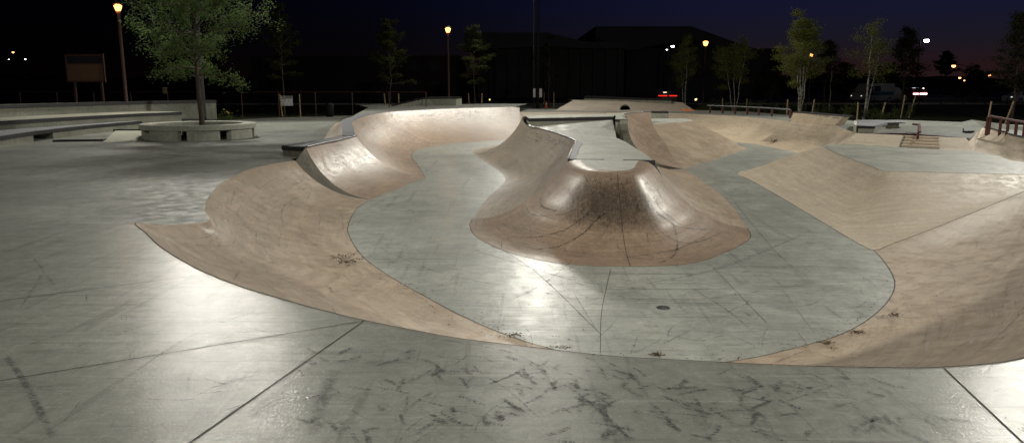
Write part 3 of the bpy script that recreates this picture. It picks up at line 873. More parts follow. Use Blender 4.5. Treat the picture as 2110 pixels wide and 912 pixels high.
mb2 = MB(); mb2.add([(v[0] + dd.x, v[1] * .25 + dd.y - v[2] - .02, v[1] * .9 + dd.z) for v in mb.v], mb.f); mb2.build('drain_collar', M['wall'], cb)
mb = MB(); mb.lathe((0, 0, 0), [(.27, 0), (.27, .02), (.0, .02)], 20)
mb2 = MB(); mb2.add([(v[0] * 1.25 + dd.x, v[1] * .25 + dd.y - .10, v[1] * .85 + dd.z) for v in mb.v], mb.f); mb2.build('drain_mouth', simple('drain darkness', (.006, .006, .006), .95, 0, 0, 1, 0), cb)  # flat black disc stands for the shade inside the pipe
pm = MB(); random.seed(3)
for i in range(26):
    q = CB.at(.955 + random.uniform(-.03, .03), .86 + random.uniform(-.09, .09), .012); s_ = random.uniform(.08, .2)
    pm.add([q + Vector((-s_, -s_ * .5, -s_ * .1)), q + Vector((s_, -s_ * .5, -s_ * .1)), q + Vector((s_ * .7, s_ * .5, s_ * .12)), q + Vector((-s_, s_ * .4, s_ * .1))], [(0, 1, 2, 3)])
pm.build('paint_mark', simple('orange marking paint', (.75, .22, .06), .7), cb)
bl_ = empty('grind_ledge', PD(1293, 207, 57.4), 'long straight ledge with black edge on top of the far centre bank', 'ledge')
g0, g1 = PD(1204, 198, 57.6), PD(1383, 204.8, 55.2)
hw = Vector((.25, .9, 0))
mb = MB(); hexa(mb, [g0 - dn * .19, g1 - dn * .12, g1 + hw - dn * .12, g0 + hw - dn * .19], [g0 - dn * .6, g1 - dn * .6, g1 + hw - dn * .6, g0 + hw - dn * .6]); mb.build('ledge_body', M['wallpale'], bl_)
mb = MB(); ov = Vector((0, -.03, 0)); hexa(mb, [g0 + ov, g1 + ov, g1 + hw, g0 + hw], [g0 + ov - dn * .188, g1 + ov - dn * .118, g1 + hw - dn * .118, g0 + hw - dn * .188]); mb.build('steel_edge', M['steel'], bl_)

# pyramid-like hubba ledge behind the tall left wall
fx = empty('hubba_ledge', P(870, 224, .3), 'concrete hubba ledge with sloping black top behind the tall left wall', 'ledge')
d0 = 52.0
pl = [PD(806, 216, d0), PD(872, 200.5, d0 + 1.2), PD(940, 200, d0 + 1.2)]
lo = [Vector((p.x, p.y, .1)) for p in pl]
back = Vector((.3, 1.3, 0))
mb = MB()
for i in range(2): hexa(mb, [pl[i] - dn * .13, pl[i + 1] - dn * .13, pl[i + 1] + back - dn * .13, pl[i] + back - dn * .13], [lo[i], lo[i + 1], lo[i + 1] + back, lo[i] + back])
mb.build('ledge_body', M['wallpale'], fx)
mb = MB()
for i in range(2): hexa(mb, [p + Vector((0, -.03, 0)) for p in pl[i:i + 2]] + [pl[i + 1] + back, pl[i] + back], [p + Vector((0, -.03, -.128)) for p in pl[i:i + 2]] + [pl[i + 1] + back - dn * .128, pl[i] + back - dn * .128])
mb.build('steel_edge', M['steel'], fx)

# ------------------------------------------------------------------ seat steps, planter and small ramps on the plaza
def tier(name, label, cat, front, depth, z0, z1, cap, capmat, bodymat, gaps=()):
    t = empty(name, Vector((front[0].x, front[0].y, z0)), label, cat)
    f = resample(front, 24)
    for p in f: p.z = 0
    nrm = []
    for i in range(25):
        d = (f[min(24, i + 1)] - f[max(0, i - 1)]).normalized(); v = Vector((-d.y, d.x, 0)); nrm.append(v if v.x < 0 else -v)
    b = [p + v * depth for p, v in zip(f, nrm)]
    def run(i0, i1, inset, za, zb, nm, m_):
        mb = MB(); vs = []; fs = []
        for i in range(i0, i1 + 1):
            p = f[i] + nrm[i] * inset; q = b[i]
            vs += [p + dn * za, p + dn * zb, q + dn * zb, q + dn * za]
        for i in range(i1 - i0):
            for kk in range(4):
                k2 = (kk + 1) % 4
                fs.append((4 * i + kk, 4 * i + 4 + kk, 4 * i + 4 + k2, 4 * i + k2))
        L_ = len(vs); fs += [(0, 1, 2, 3), (L_ - 1, L_ - 2, L_ - 3, L_ - 4)]
        mb.add(vs, fs); mb.build(nm, m_, t)
    segs = []; s = 0
    for a_, b_ in gaps: segs.append((s, a_)); s = b_
    segs.append((s, 24))
    for a_, b_ in segs: run(a_, b_, .06, z0 - .05, z1 - cap - .002, 'riser', bodymat)
    run(0, 24, 0, z1 - cap, z1, 'steel_edge', capmat)
    mb = MB(); vs = []
    for i in range(25): vs += [f[i] + nrm[i] * .12 + dn * (z1 + .006), b[i] + dn * (z1 + .006)]
    mb.add(vs, [(2 * i, 2 * i + 1, 2 * i + 3, 2 * i + 2) for i in range(24)]); mb.build('seat_top', M['capgrey'] if z1 < .2 else M['wall'], t)
    return t
a0 = P(0, 305, Z_PL); a1 = P(77, 291, Z_PL); a2 = P(180, 277, Z_PL); a3 = P(294, 265, Z_PL)
tier('seat_step', 'lowest curved concrete seat step with black edge and a dark gap', 'seat step', [a0 + (a0 - a1) * 2.2, a0, a1, a2, a3], 2.2, Z_PL, .05, .12, M['steel'], M['wall'], gaps=((13, 15),))
a1 = PD(38, 250, 29.0); a2 = PD(173, 240.5, 32.5); a3 = PD(375, 231.5, 38.0)
tier('seat_step', 'middle curved concrete seat step with black edge below the back wall', 'seat step', [a1 + (a1 - a2) * 1.5, a1, a2, PD(280, 235, 35.6), a3], 2.6, Z_PL, .38, .13, M['steel'], M['wall'])
w0 = PD(0, 219, 32.5); w1 = PD(150, 214.5, 36.0); w2 = PD(300, 210.5, 39.8); w3 = PD(446, 208, 43.0)
tier('seat_wall', 'long curved concrete back wall with black cap behind the seat steps', 'wall', [w0 + (w0 - w1) * 1.2, w0, w1, w2, w3], .5, Z_PL, .86, .14, M['steel'], M['wall'])

pc_ = Vector((-12.05, 29.4, Z_PL))
pl_ = empty('tree_planter', pc_, 'round concrete ring bench on short legs around the lit tree', 'planter')
mb = MB(); mb.lathe(pc_, [(1.62, .36), (2.08, .36), (2.10, .38), (2.10, .53), (2.08, .55), (1.62, .55), (1.60, .53), (1.60, .38), (1.62, .36)], 64); mb.build('ring_seat', M['ringwall'], pl_)
for i in range(8):
    a0_ = 2 * math.pi * (i + .22) / 8; w_ = 2 * math.pi / 8 * (.80 if i % 2 else .72)
    mb = MB(); pts_ = [(pc_.x + r_ * math.cos(a0_ + w_ * k_ / 8), pc_.y + r_ * math.sin(a0_ + w_ * k_ / 8)) for r_, ks in ((2.02, range(9)), (1.72, range(8, -1, -1))) for k_ in ks]
    mb.prism(pts_, Z_PL - .02, Z_PL + .358); mb.build('support', M['ringwall'], pl_)
mb = MB(); mb.lathe((pc_.x, pc_.y, Z_PL + .006), [(1.7, 0), (0.0, .05)], 32); mb.build('soil', simple('planter soil', (.05, .045, .03), .95, 0, .4, 12), pl_)

k0, k1, k2, k3 = P(212, 293, Z_PL), P(277, 293.5, Z_PL), P(303, 279, Z_PL), P(238, 279, Z_PL)
mb = MB(); hexa(mb, [k0 + dn * .004, k1 + dn * .004, k2 + dn * .19, k3 + dn * .19], [p - dn * .05 for p in (k0, k1, k2, k3)])
kk_ = empty('kicker_ramp', k0, 'small pale kicker ramp just left of the round planter', 'kicker ramp'); mb.build('ramp_slope', M['wallpale'], kk_)
mb = MB(); e0, e1 = P(250, 282, Z_PL), P(310, 282, Z_PL); e0.y = k3.y + .05; e1.y = k2.y + .05
hexa(mb, [p + q + dn * .24 for p, q in ((k3, Vector((-.1, .05, 0))), (k2, Vector((.4, .05, 0))), (k2, Vector((.4, .25, 0))), (k3, Vector((-.1, .25, 0))))], [p + q + dn * .12 for p, q in ((k3, Vector((-.1, .05, 0))), (k2, Vector((.4, .05, 0))), (k2, Vector((.4, .25, 0))), (k3, Vector((-.1, .25, 0))))])
mb.build('steel_edge', M['steel'], kk_)
m0, m1 = P(308, 258.5, Z_PL), P(452, 250.5, Z_PL)
mb = MB(); bk2 = Vector((-1.1, 1.6, 0))
mp = empty('manual_pad', m0, 'low black-edged ledge behind the planter, in front of the seat wall', 'ledge')
hexa(mb, [m0 + dn * .18, m1 + dn * .05, m1 + bk2 + dn * .05, m0 + bk2 + dn * .18], [m0 - dn * .04, m1 - dn * .04, m1 + bk2 - dn * .04, m0 + bk2 - dn * .04]); mb.build('ledge_body', M['sidedark'], mp)
mb = MB(); ov = Vector((0, -.03, 0)); hexa(mb, [m0 + ov + dn * .31, m1 + ov + dn * .10, m1 + bk2 + dn * .10, m0 + bk2 + dn * .31], [m0 + ov + dn * .182, m1 + ov + dn * .052, m1 + bk2 + dn * .052, m0 + bk2 + dn * .182]); mb.build('steel_edge', M['steel'], mp)
mb = MB(); q0_, q1_ = P(108, 292.5, Z_PL), P(212, 291, Z_PL)
mb.prism([tuple(q0_.xy), tuple(q1_.xy), (q1_.x, q1_.y + .28), (q0_.x, q0_.y + .28)], Z_PL, Z_PL + .07)
o = mb.build('flat_bar', M['steel'], bevel=.01); tag(o, 'low black flat bar on the plaza in front of the lowest seat step', 'grind bar')
# kit left on the upper right pavement
q = P(2000, 274, Z_BK)
mb = MB(); mb.tube([q + Vector((-.30, 0, .05)), q + Vector((.2, .1, .06))], [.04, .03], 8); mb.tube([q + Vector((-.28, .0, .05)), q + Vector((-.24, .1, .16))], [.025, .02], 6); mb.box(q + Vector((-.1, -.02, .04)), (.3, .16, .06), .3)
o = mb.build('scooter', M['darkmetal']); tag(o, 'small dark scooter lying on the pavement left of the red railing', 'scooter')
# ------------------------------------------------------------------ ground beyond the park
hole = [Vector((-34, -14, 0)), Vector((30, -14, 0)), Vector((30, 31, 0)), P(2110, 258, Z_BK), P(1990, 252, Z_BK), P(1850, 247, Z_BK), P(1760, 249, Z_BK), P(1640, 238, Z_BK), P(1540, 230, Z_BK), P(1430, 226.5, Z_BK),
        Vector((13, 70, 0)), Vector((.2, 70, 0)), Vector((.2, 58, 0)), Vector((-11.8, 58, 0)), Vector((farM.x, farM.y + 2.9, 0)), farL, P(450, 248.5, Z_PL), Vector((-24, 47, 0)), Vector((-46, 36, 0)), Vector((-46, 9, 0))]
GZ = -.42
hole = [Vector((p.x, p.y, GZ)) for p in hole]
outer = [Vector((-2500, -600, GZ)), Vector((2500, -600, GZ)), Vector((2500, 2600, GZ)), Vector((-2500, 2600, GZ))]
tris = tessellate_polygon([outer, hole])
allp = outer + hole
fs = []
for t_ in tris:
    a, b, c = (allp[i] for i in t_)
    A_ = (b - a).to_2d(); B_ = (c - a).to_2d()
    fs.append(tuple(t_) if A_.x * B_.y - A_.y * B_.x > 0 else tuple(t_)[::-1])
mb = MB(); mb.add(allp, fs)
M['grass'] = simple('dark lawn', (.035, .042, .018), .95, 0, .5, 1.5, .1)
M['asphalt'] = simple('asphalt', (.05, .048, .046), .8, 0, .3, 2.0, .3)
o = mb.build('ground', M['grass']); tag(o, kind='structure')
mb = MB(); mb.prism([(-400, 78), (400, 92), (400, 104), (-400, 90)], GZ - .2, GZ + .006); o = mb.build('road', M['asphalt']); tag(o, kind='structure')
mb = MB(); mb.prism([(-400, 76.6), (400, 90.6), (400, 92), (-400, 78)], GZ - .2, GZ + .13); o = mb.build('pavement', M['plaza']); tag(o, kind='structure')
mb = MB(); mb.prism([(22, 108), (120, 112), (120, 175), (30, 170)], GZ - .2, GZ + .008); o = mb.build('car_park', M['asphalt']); tag(o, kind='structure')

# far wooded ridge along the horizon
mb = MB(); vs = []; fs = []; random.seed(5)
nx = 90
for i in range(nx + 1):
    x = -1500 + 3000 * i / nx
    h = 15 + 3 * math.sin(i * .35) + 2.0 * math.sin(i * 1.3) + random.uniform(-.6, .6) - max(0, x - 300) * .004
    for dy, hh in ((0, GZ), (40, GZ + h * .7), (110, GZ + h), (260, GZ)): vs.append((x, 980 + dy, hh))
for i in range(nx):
    for kk in range(3): fs.append((4 * i + kk, 4 * i + 4 + kk, 4 * i + 5 + kk, 4 * i + kk + 1))
mb.add(vs, fs); o = mb.build('hills', M['grass']); tag(o, kind='structure')

# ------------------------------------------------------------------ buildings
M['bdark'] = simple('dark facade cladding', (.016, .014, .014), .8, 0, .2, .3)
M['bdark2'] = simple('grey facade panels', (.02, .018, .018), .8, 0, .2, .3)
M['bglass'] = simple('dark window glass', (.008, .008, .010), .5, 0, .1, 1, .15)
M['roofm'] = simple('roof edge metal', (.022, .022, .025), .7, 0, .2, .6)
def pxat(px, dist): return PD(px, 175, dist).x
def zat(py, dist): return PD(CX, py, dist).z
D = 150.0
ar = empty('arena_building', (pxat(1360, D), D, GZ), 'large dark arena building with overhanging roof and open truss at its left end', 'building')
x0, x1 = pxat(1290, D), pxat(1545, D); zt = zat(57, D)
mb = MB(); mb.prism([(x0, D), (x1 + 6, D), (x1 + 6, D + 55), (x0, D + 55)], GZ, zat(100, D)); mb.build('wall', M['bdark'], ar)
mb = MB()
xa, xb, xc, xd = pxat(1222, D), pxat(1412, D), pxat(1525, D), pxat(1545, D)
zt2, zt3 = zat(97, D), zat(103, D)
prof_ = [(xa, zt), (xb, zt), (xc, zt2), (xd, zt3), (xd, zt3 - 1.0), (xc, zt2 - 1.2), (xb, zt - 2.2), (x0, zt - 4.5), (xa, zt - 2.0)]
m_ = len(prof_); vs = [(x, D - 3, z) for x, z in prof_] + [(x, D + 58, z) for x, z in prof_]
tr = tessellate_polygon([[Vector((x, z, 0)) for x, z in prof_]])
fs = [tuple(t_) for t_ in tr] + [tuple(m_ + q for q in t_)[::-1] for t_ in tr] + [(i, (i + 1) % m_, m_ + (i + 1) % m_, m_ + i) for i in range(m_)]
mb.add(vs, fs); mb.build('roof', M['roofm'], ar)
for i in range(7):
    mb = MB(); xx = xa + (x0 - xa) * i / 6; mb.tube([(xx, D - 2.6, zt - 2.1 - (i * .38)), (xx + .9, D - 2.6, zat(94, D))], .14, 6); mb.build('truss_strut', M['roofm'], ar)
mb = MB(); mb.tube([(xa - .3, D - 2.6, zat(83, D)), (x0, D - 2.6, zat(95, D))], .22, 6); mb.build('truss_chord', M['roofm'], ar)
mb = MB(); mb.tube([(pxat(1201, D), D - 2, GZ), (pxat(1201, D), D - 2, zat(72, D)), (xa, D - 2, zat(72, D))], .25, 6); mb.build('portal_frame', M['roofm'], ar)
for i in range(9):
    mb = MB(); xx = x0 + 3 + i * 2.55; mb.box((xx, D - .06, 4.4), (2.0, .1, 2.4)); mb.build('window', M['bglass'], ar)
D2 = 125.0
ln = empty('long_building', (pxat(1080, D2), D2, GZ), 'long low dark building with a row of columns left of the arena', 'building')
xa, xb = pxat(985, D2), pxat(1285, D2)
mb = MB(); mb.prism([(xa, D2), (xb, D2), (xb, D2 + 30), (xa, D2 + 30)], GZ, zat(92, D2)); mb.build('wall', M['bdark2'], ln)
xm = pxat(1125, D2); xr = pxat(1205, D2)
mb = MB(); zc = zat(69, D2); zr = zat(88, D2)
prof_ = [(xa - 2, zc), (xm, zc), (xr, zr), (xb, zr + .1), (xb, zr - 1.0), (xr, zr - 1.0), (xm, zc - 2.2), (xa - 2, zc - 2.6)]
m_ = len(prof_); vs = [(x, D2 - 2, z) for x, z in prof_] + [(x, D2 + 32, z) for x, z in prof_]
tr = tessellate_polygon([[Vector((x, z, 0)) for x, z in prof_]])
fs = [tuple(t_) for t_ in tr] + [tuple(m_ + q for q in t_)[::-1] for t_ in tr] + [(i, (i + 1) % m_, m_ + (i + 1) % m_, m_ + i) for i in range(m_)]
mb.add(vs, fs); mb.build('roof', M['roofm'], ln)
for i in range(12):
    mb = MB(); xx = xa + 1 + i * (xb - xa - 2) / 11; mb.box((xx, D2 - 1.4, (GZ + zat(95, D2)) / 2), (.45, .45, zat(95, D2) - GZ)); mb.build('column', M['bdark2'], ln)
for i in range(11):
    mb = MB(); xx = xa + 2 + i * (xb - xa - 2) / 11; mb.box((xx, D2 - .05, 3.2), (1.4, .1, 1.8)); mb.build('window', M['bglass'], ln)
D3 = 110.0
bx_ = empty('brick_building', (pxat(640, D3), D3, GZ), 'almost black two-storey building behind the staked trees on the left', 'building')
mb = MB(); mb.prism([(pxat(520, D3), D3), (pxat(940, D3), D3), (pxat(940, D3), D3 + 25), (pxat(520, D3), D3 + 25)], GZ, zat(116, D3)); mb.build('wall', simple('dark red brick', (.016, .008, .007), .9, 0, .3, 3), bx_)
mb = MB(); mb.prism([(pxat(516, D3), D3 - .4), (pxat(944, D3), D3 - .4), (pxat(944, D3), D3 + 25.4), (pxat(516, D3), D3 + 25.4)], zat(116, D3) + .003, zat(113.5, D3)); mb.build('roof', M['roofm'], bx_)
for i in range(9):
    for j in range(2):
        mb = MB(); mb.box((pxat(545 + i * 44, D3), D3 - .05, 1.5 + j * 2.9), (1.5, .1, 1.4)); mb.build('window', M['bglass'], bx_)

# ------------------------------------------------------------------ street lamps
M['lampglass'] = emit('sodium lamp glass', (1.0, .44, .11), 4.5)
M['lampcore'] = emit('sodium bulb', (1.0, .80, .50), 260)
M['ledglass'] = emit('white led lamp', (.86, .95, 1.0), 20)
def point(loc, col, e, r=.12, parent=None):
    L = bpy.data.lights.new('lamp_light', 'POINT'); L.energy = e; L.color = col; L.shadow_soft_size = r
    o = bpy.data.objects.new('lamp_light', L); o.location = loc; COL.objects.link(o)
    if parent: o.parent = parent; o.matrix_parent_inverse = Matrix.Translation(-parent.location)
def lantern(px, py, d, label, w=.18, en=350, post=.055, lean=0):
    c = PD(px, py, d)
    t = empty('street_lamp', (c.x, d, GZ), label, 'street lamp', 'lantern lamps on posts around the park')
    mb = MB(); mb.tube([(c.x, d, GZ), (c.x, d, GZ + 1), (c.x, d, c.z - w * 1.3)], [post * 1.5, post * 1.2, post], 10); mb.build('post', M['postred'], t, True)
    mb = MB(); mb.lathe((c.x, d, c.z), [(w * .5, -w * 1.3), (w * .62, -w * .9)], 12); mb.build('lamp_holder', M['postred'], t)
    mb = MB(); mb.lathe((c.x, d, c.z), [(w * .55, -w * .85), (w * .8, -.2 * w), (w, w * .45), (w * .5, w * .8), (0, w * .82)], 14); mb.build('lantern', M['lampglass'], t, True)
    mb = MB(); mb.lathe((c.x, d, c.z), [(w * 1.12, w * .84), (w * .9, w * 1.0), (w * .2, w * 1.3), (0, w * 1.35)], 14); mb.build('lamp_cap', M['postred'], t, True)
    point((c.x, d - w * 1.6, c.z - .05), (1, .46, .14), en * .22, .15, t)
lantern(243, 16, 39, 'sodium street lamp on a tall brown post behind the seat wall, top left', .19, 420, .075)
lantern(923, 62, 55, 'sodium street lamp on a brown post left of the floodlight mast', .20, 320, .06)
lantern(1454, 89.5, 72, 'sodium street lamp in front of the arena building', .25, 260, .06)
lantern(1672, 114, 100, 'small sodium street lamp glowing through the tall birch', .22, 160, .06)
def arm_lamp(px, py, d, label, arm, mat, r, poleto=None, grp='distant arm lamps'):
    c = PD(px, py, d)
    t = empty('street_lamp', (c.x - arm, d, GZ), label, 'street lamp', grp)
    mb = MB(); mb.tube([(c.x - arm, d, GZ), (c.x - arm, d, c.z + r * .3), (c.x - arm * .3, d, c.z + r * 1.3), (c.x, d, c.z + r * 1.2)], [.11, .08, .06, .05], 8); mb.build('post', M['darkmetal'], t, True)
    mb = MB(); mb.lathe((c.x, d, c.z), [(r * 1.3, r * .75), (r * 1.0, r * 1.2), (0, r * 1.4)], 12); mb.build('lamp_hood', M['darkmetal'], t)
    mb = MB(); mb.lathe((c.x, d, c.z), [(0, -r * .7), (r * .8, -r * .45), (r * 1.25, r * .2), (r * 1.1, r * .7), (0, r * .74)], 12); mb.build('lamp', mat, t, True)
arm_lamp(1909, 85, 112, 'tall street lamp with a bright white lamp head on the right', .9, M['ledglass'], .30, grp=None)
M['sodfar'] = emit('far sodium lamp', (1.0, .42, .12), 6)
arm_lamp(1965, 137, 150, 'brightest distant orange lamp on a curved arm, right of the dark conical tree', -2.6, M['sodfar'], 0.30)
arm_lamp(1948, 147, 230, 'small distant orange lamp seen against the dark conical tree', 1.2, M['sodfar'], 0.24)
arm_lamp(1977.5, 161, 240, 'distant orange lamp, upper left of a pair below the curved arm lamp', 1.2, M['sodfar'], 0.30)
arm_lamp(1988, 166.5, 290, 'distant orange lamp, lower right of a pair below the curved arm lamp', 1.2, M['sodfar'], 0.33)
arm_lamp(2039, 155.5, 260, 'lone distant orange lamp low in the afterglow near the right edge', 1.2, M['sodfar'], 0.40)
arm_lamp(1386, 96.5, 130, 'slim white lamp left of the sodium lamp by the arena', .8, M['ledglass'], .22, grp='small white lamps')
arm_lamp(1374, 103, 140, 'tiny white lamp, lower of two by the arena', .5, M['ledglass'], .10, grp='small white lamps')
arm_lamp(27, 108.5, 150, 'tiny orange lamp far behind the notice board', .6, M['sodfar'], .16, grp='tiny far left lamps')
arm_lamp(52, 122.5, 170, 'tiny white lamp far left beside a fainter one', .5, M['ledglass'], .10, grp='tiny far left lamps')
arm_lamp(18, 123, 170, 'faintest tiny white lamp at the far left edge', .5, M['ledglass'], .06, grp='tiny far left lamps')
# low traffic lamps
def spot_lamp(px, py, d, r, mat, label, nm='marker_lamp'):
    c = PD(px, py, d); t = empty(nm, (c.x, d, GZ), label, 'marker lamp')
    mb = MB(); mb.tube([(c.x, d, GZ), (c.x, d, c.z - r)], .04, 6); mb.build('post', M['darkmetal'], t)
    mb = MB(); mb.lathe((c.x, d, c.z), [(0, -r), (r * .7, -r * .7), (r, 0), (r * .7, r * .7), (0, r)], 10); mb.build('lamp', mat, t, True)
spot_lamp(1434, 205, 66, .07, emit('amber marker', (1, .75, .15), 14), 'small amber marker lamp by the shrubs behind the far bank')
spot_lamp(1009, 205.5, 68, .06, emit('yellow marker', (.9, .85, .1), 3), 'dim yellow marker light left of the white signs')

# thin pale mast beside the floodlight mast, and its pair of signs
c = PD(1100, 190, 64)
t = empty('flagpole', (c.x, 64, GZ), 'thin pale metal pole left of the dark central floodlight mast', 'pole')
mb = MB(); mb.tube([(c.x, 64, GZ), (c.x - .1, 64, 14)], [.075, .05], 10); mb.build('pole', M['galv'], t, True)
mb = MB(); mb.lathe((c.x, 64, GZ), [(.2, 0), (.2, .03), (.08, .05)], 10); mb.build('base', M['darkmetal'], t)
for px, lab in ((1101.3, 'white rectangular sign left of the dark central mast'), (1114, 'white rectangular sign right of the dark central mast')):
    a, b = PD(px, 182.5, 61.2), PD(px, 200.5, 61.2)
    s_ = empty('sign', (a.x, 61.2, Z_BK), lab, 'sign', 'white signs at the central mast')
    mb = MB(); mb.box((a.x, 61.2, (a.z + b.z) / 2), (.21, .02, a.z - b.z)); mb.build('sign_plate', M['white'], s_)
    mb = MB(); mb.tube([(a.x, 61.23, Z_BK - .2), (a.x, 61.23, a.z - .05)], .018, 6); mb.build('sign_post', M['darkmetal'], s_)

# notice board, fence, small sign
bd_ = 46.0
c0, c1 = PD(131, 112, bd_), PD(198, 115, bd_ - .6); c2, c3 = PD(204, 171, bd_ - .6), PD(139, 169, bd_)
x0, x1, zt_, zb_ = c0.x + .12, c1.x + .1, c0.z, c3.z
nb = empty('notice_board', ((x0 + x1) / 2, bd_, GZ), 'large framed notice board on two posts behind the seat wall', 'notice board')
mb = MB(); mb.box(((x0 + x1) / 2, bd_, (zt_ + zb_) / 2), (x1 - x0, .08, zt_ - zb_)); mb.build('board', simple('board backing', (.10, .055, .035), .7), nb)
hh_ = zt_ - zb_
mb = MB(); mb.box(((x0 + x1) / 2, bd_ - .05, zt_ - hh_ * .20), (x1 - x0 - .12, .02, hh_ * .27)); mb.build('header_band', simple('header navy', (.012, .011, .018), .6), nb)
mb = MB(); mb.box(((x0 + x1) / 2, bd_ - .05, zb_ + hh_ * .34), (x1 - x0 - .12, .02, hh_ * .58)); mb.build('map_panel', simple('paper panel', (.13, .075, .045), .7, 0, .1, 3), nb)
mb = MB()
mb.box(((x0 + x1) / 2, bd_ - .045, zt_ - .02), (x1 - x0 + .08, .1, .07)); mb.box(((x0 + x1) / 2, bd_ - .045, zb_ + .02), (x1 - x0 + .08, .1, .07))
mb.box((x0, bd_ - .045, (zt_ + zb_) / 2), (.07, .1, hh_ - .1)); mb.box((x1, bd_ - .045, (zt_ + zb_) / 2), (.07, .1, hh_ - .1)); mb.build('frame', M['postred'], nb)
for xx in (x0 + .3, x1 - .3):
    mb = MB(); mb.box((xx, bd_ + .1, (GZ + zb_ + .3) / 2), (.12, .12, zb_ + .3 - GZ)); mb.build('post', M['postred'], nb)
fe = empty('chain_fence', (-22, 50, GZ), 'long dark chain-link fence with thin posts behind the seat wall', 'fence')
for i in range(17):
    xx = -44 + i * 2.4; mb = MB(); mb.tube([(xx, 50, GZ), (xx, 50, 1.25)], .03, 6); mb.build('post', M['postred'], fe)
mb = MB(); mb.tube([(-44, 50, 1.24), (-5.6, 50, 1.24)], .022, 6); mb.build('top_rail', M['postred'], fe)
mb = MB()
for i in range(150):
    xx = -44 + i * .256
    mb.tube([(xx, 50.03, GZ + .05), (xx + .8, 50.03, 1.22)], .004, 3, False); mb.tube([(xx + .8, 50.04, GZ + .05), (xx, 50.04, 1.22)], .004, 3, False)
o = mb.build('mesh_wires', M['darkmetal'], fe); tag(o, kind='stuff')
a = PD(338, 180, 49.8); b = PD(338, 193, 49.8)
s_ = empty('fence_sign', (a.x, 49.8, GZ), 'small pale sign fixed to the dark fence left of the planter tree', 'sign')
mb = MB(); mb.box((a.x, 49.88, (a.z + b.z) / 2), (.27, .03, a.z - b.z)); mb.build('sign_plate', simple('cream sign', (.22, .16, .10), .6), s_)
mb = MB(); mb.box((a.x - .01, 49.862, a.z - .12), (.14, .01, .06)); mb.build('sign_mark', M['darkmetal'], s_)
# traffic cone
q = PD(1125.5, 221.5, 62); 
t = empty('traffic_cone', (q.x, 62, Z_BK), 'small orange traffic cone with a white band near the signs', 'traffic cone')
org = simple('cone orange', (.75, .14, .03), .6)
mb = MB(); mb.box((q.x, 62, Z_BK + .02), (.32, .32, .035)); mb.build('base', org, t)
mb = MB(); mb.lathe((q.x, 62, Z_BK + .04), [(.13, 0), (.085, .22)], 14); mb.lathe((q.x, 62, Z_BK + .04), [(.062, .34), (.025, .5), (0, .505)], 14); mb.build('cone', org, t, True)
mb = MB(); mb.lathe((q.x, 62, Z_BK + .04), [(.087, .215), (.063, .345)], 14); mb.build('band', M['white'], t, True)
# litter bin silhouette
q = P(672, 242, Z_PL); q.y += 1.0
t = empty('litter_bin', (q.x, q.y, Z_PL), 'dark litter bin at the far edge of the plaza', 'litter bin')
mb = MB(); mb.lathe((q.x, q.y, GZ), [(.22, 0), (.27, .75), (.27, .8)], 16); mb.build('bin_body', M['darkmetal'], t, True)
mb = MB(); mb.lathe((q.x, q.y, GZ), [(.29, .8), (.29, .86), (.1, 1.0), (0, 1.01)], 16); mb.build('bin_lid', M['darkmetal'], t, True)
# ------------------------------------------------------------------ trees and shrubs
def leaf_mat(name, col, trans=.35):
    m, nt, b = new_mat(name)
    tc = nt.nodes.new('ShaderNodeTexCoord')
    c = mix(nt, ramp(nt, noise(nt, tc.outputs['Object'], 2.2, 4), [(.3, 0.0), (.7, 1.0)]), tuple(x * .65 for x in col), tuple(x * 1.35 for x in col))
    c = mix(nt, ramp(nt, noise(nt, tc.outputs['Object'], 17, 2), [(.35, 0.0), (.65, 1.0)]), c, tuple((col[0] * 1.5, col[1] * 1.25, col[2])))
    nt.links.new(c, b.inputs['Base Color']); b.inputs['Roughness'].default_value = .85; b.inputs['Specular IOR Level'].default_value = .03
    tr = nt.nodes.new('ShaderNodeBsdfTranslucent'); nt.links.new(c, tr.inputs['Color'])
    mx = nt.nodes.new('ShaderNodeMixShader'); mx.inputs[0].default_value = trans
    nt.links.new(b.outputs[0], mx.inputs[1]); nt.links.new(tr.outputs[0], mx.inputs[2])
    nt.links.new(mx.outputs[0], nt.nodes['Material Output'].inputs['Surface'])
    return m
M['leaf_a'] = leaf_mat('honey locust leaf', (.072, .122, .044))
M['leaf_b'] = leaf_mat('young tree leaf', (.030, .040, .015))
M['leaf_c'] = leaf_mat('birch leaf', (.15, .18, .06))
M['leaf_d'] = leaf_mat('dark tree leaf', (.03, .036, .018))
M['leaf_s'] = leaf_mat('shrub leaf', (.055, .085, .03))
def birch_bark():
    m, nt, b = new_mat('white birch bark')
    tc = nt.nodes.new('ShaderNodeTexCoord')
    f = ramp(nt, noise(nt, mapping(nt, tc.outputs['Object'], (5, 5, 16)), 1.0, 4, .7), [(.40, 0.0), (.50, 1.0)])
    nt.links.new(mix(nt, f, (.05, .045, .038), (.30, .28, .23)), b.inputs['Base Color']); b.inputs['Roughness'].default_value = .8
    return m
M['birch'] = birch_bark()

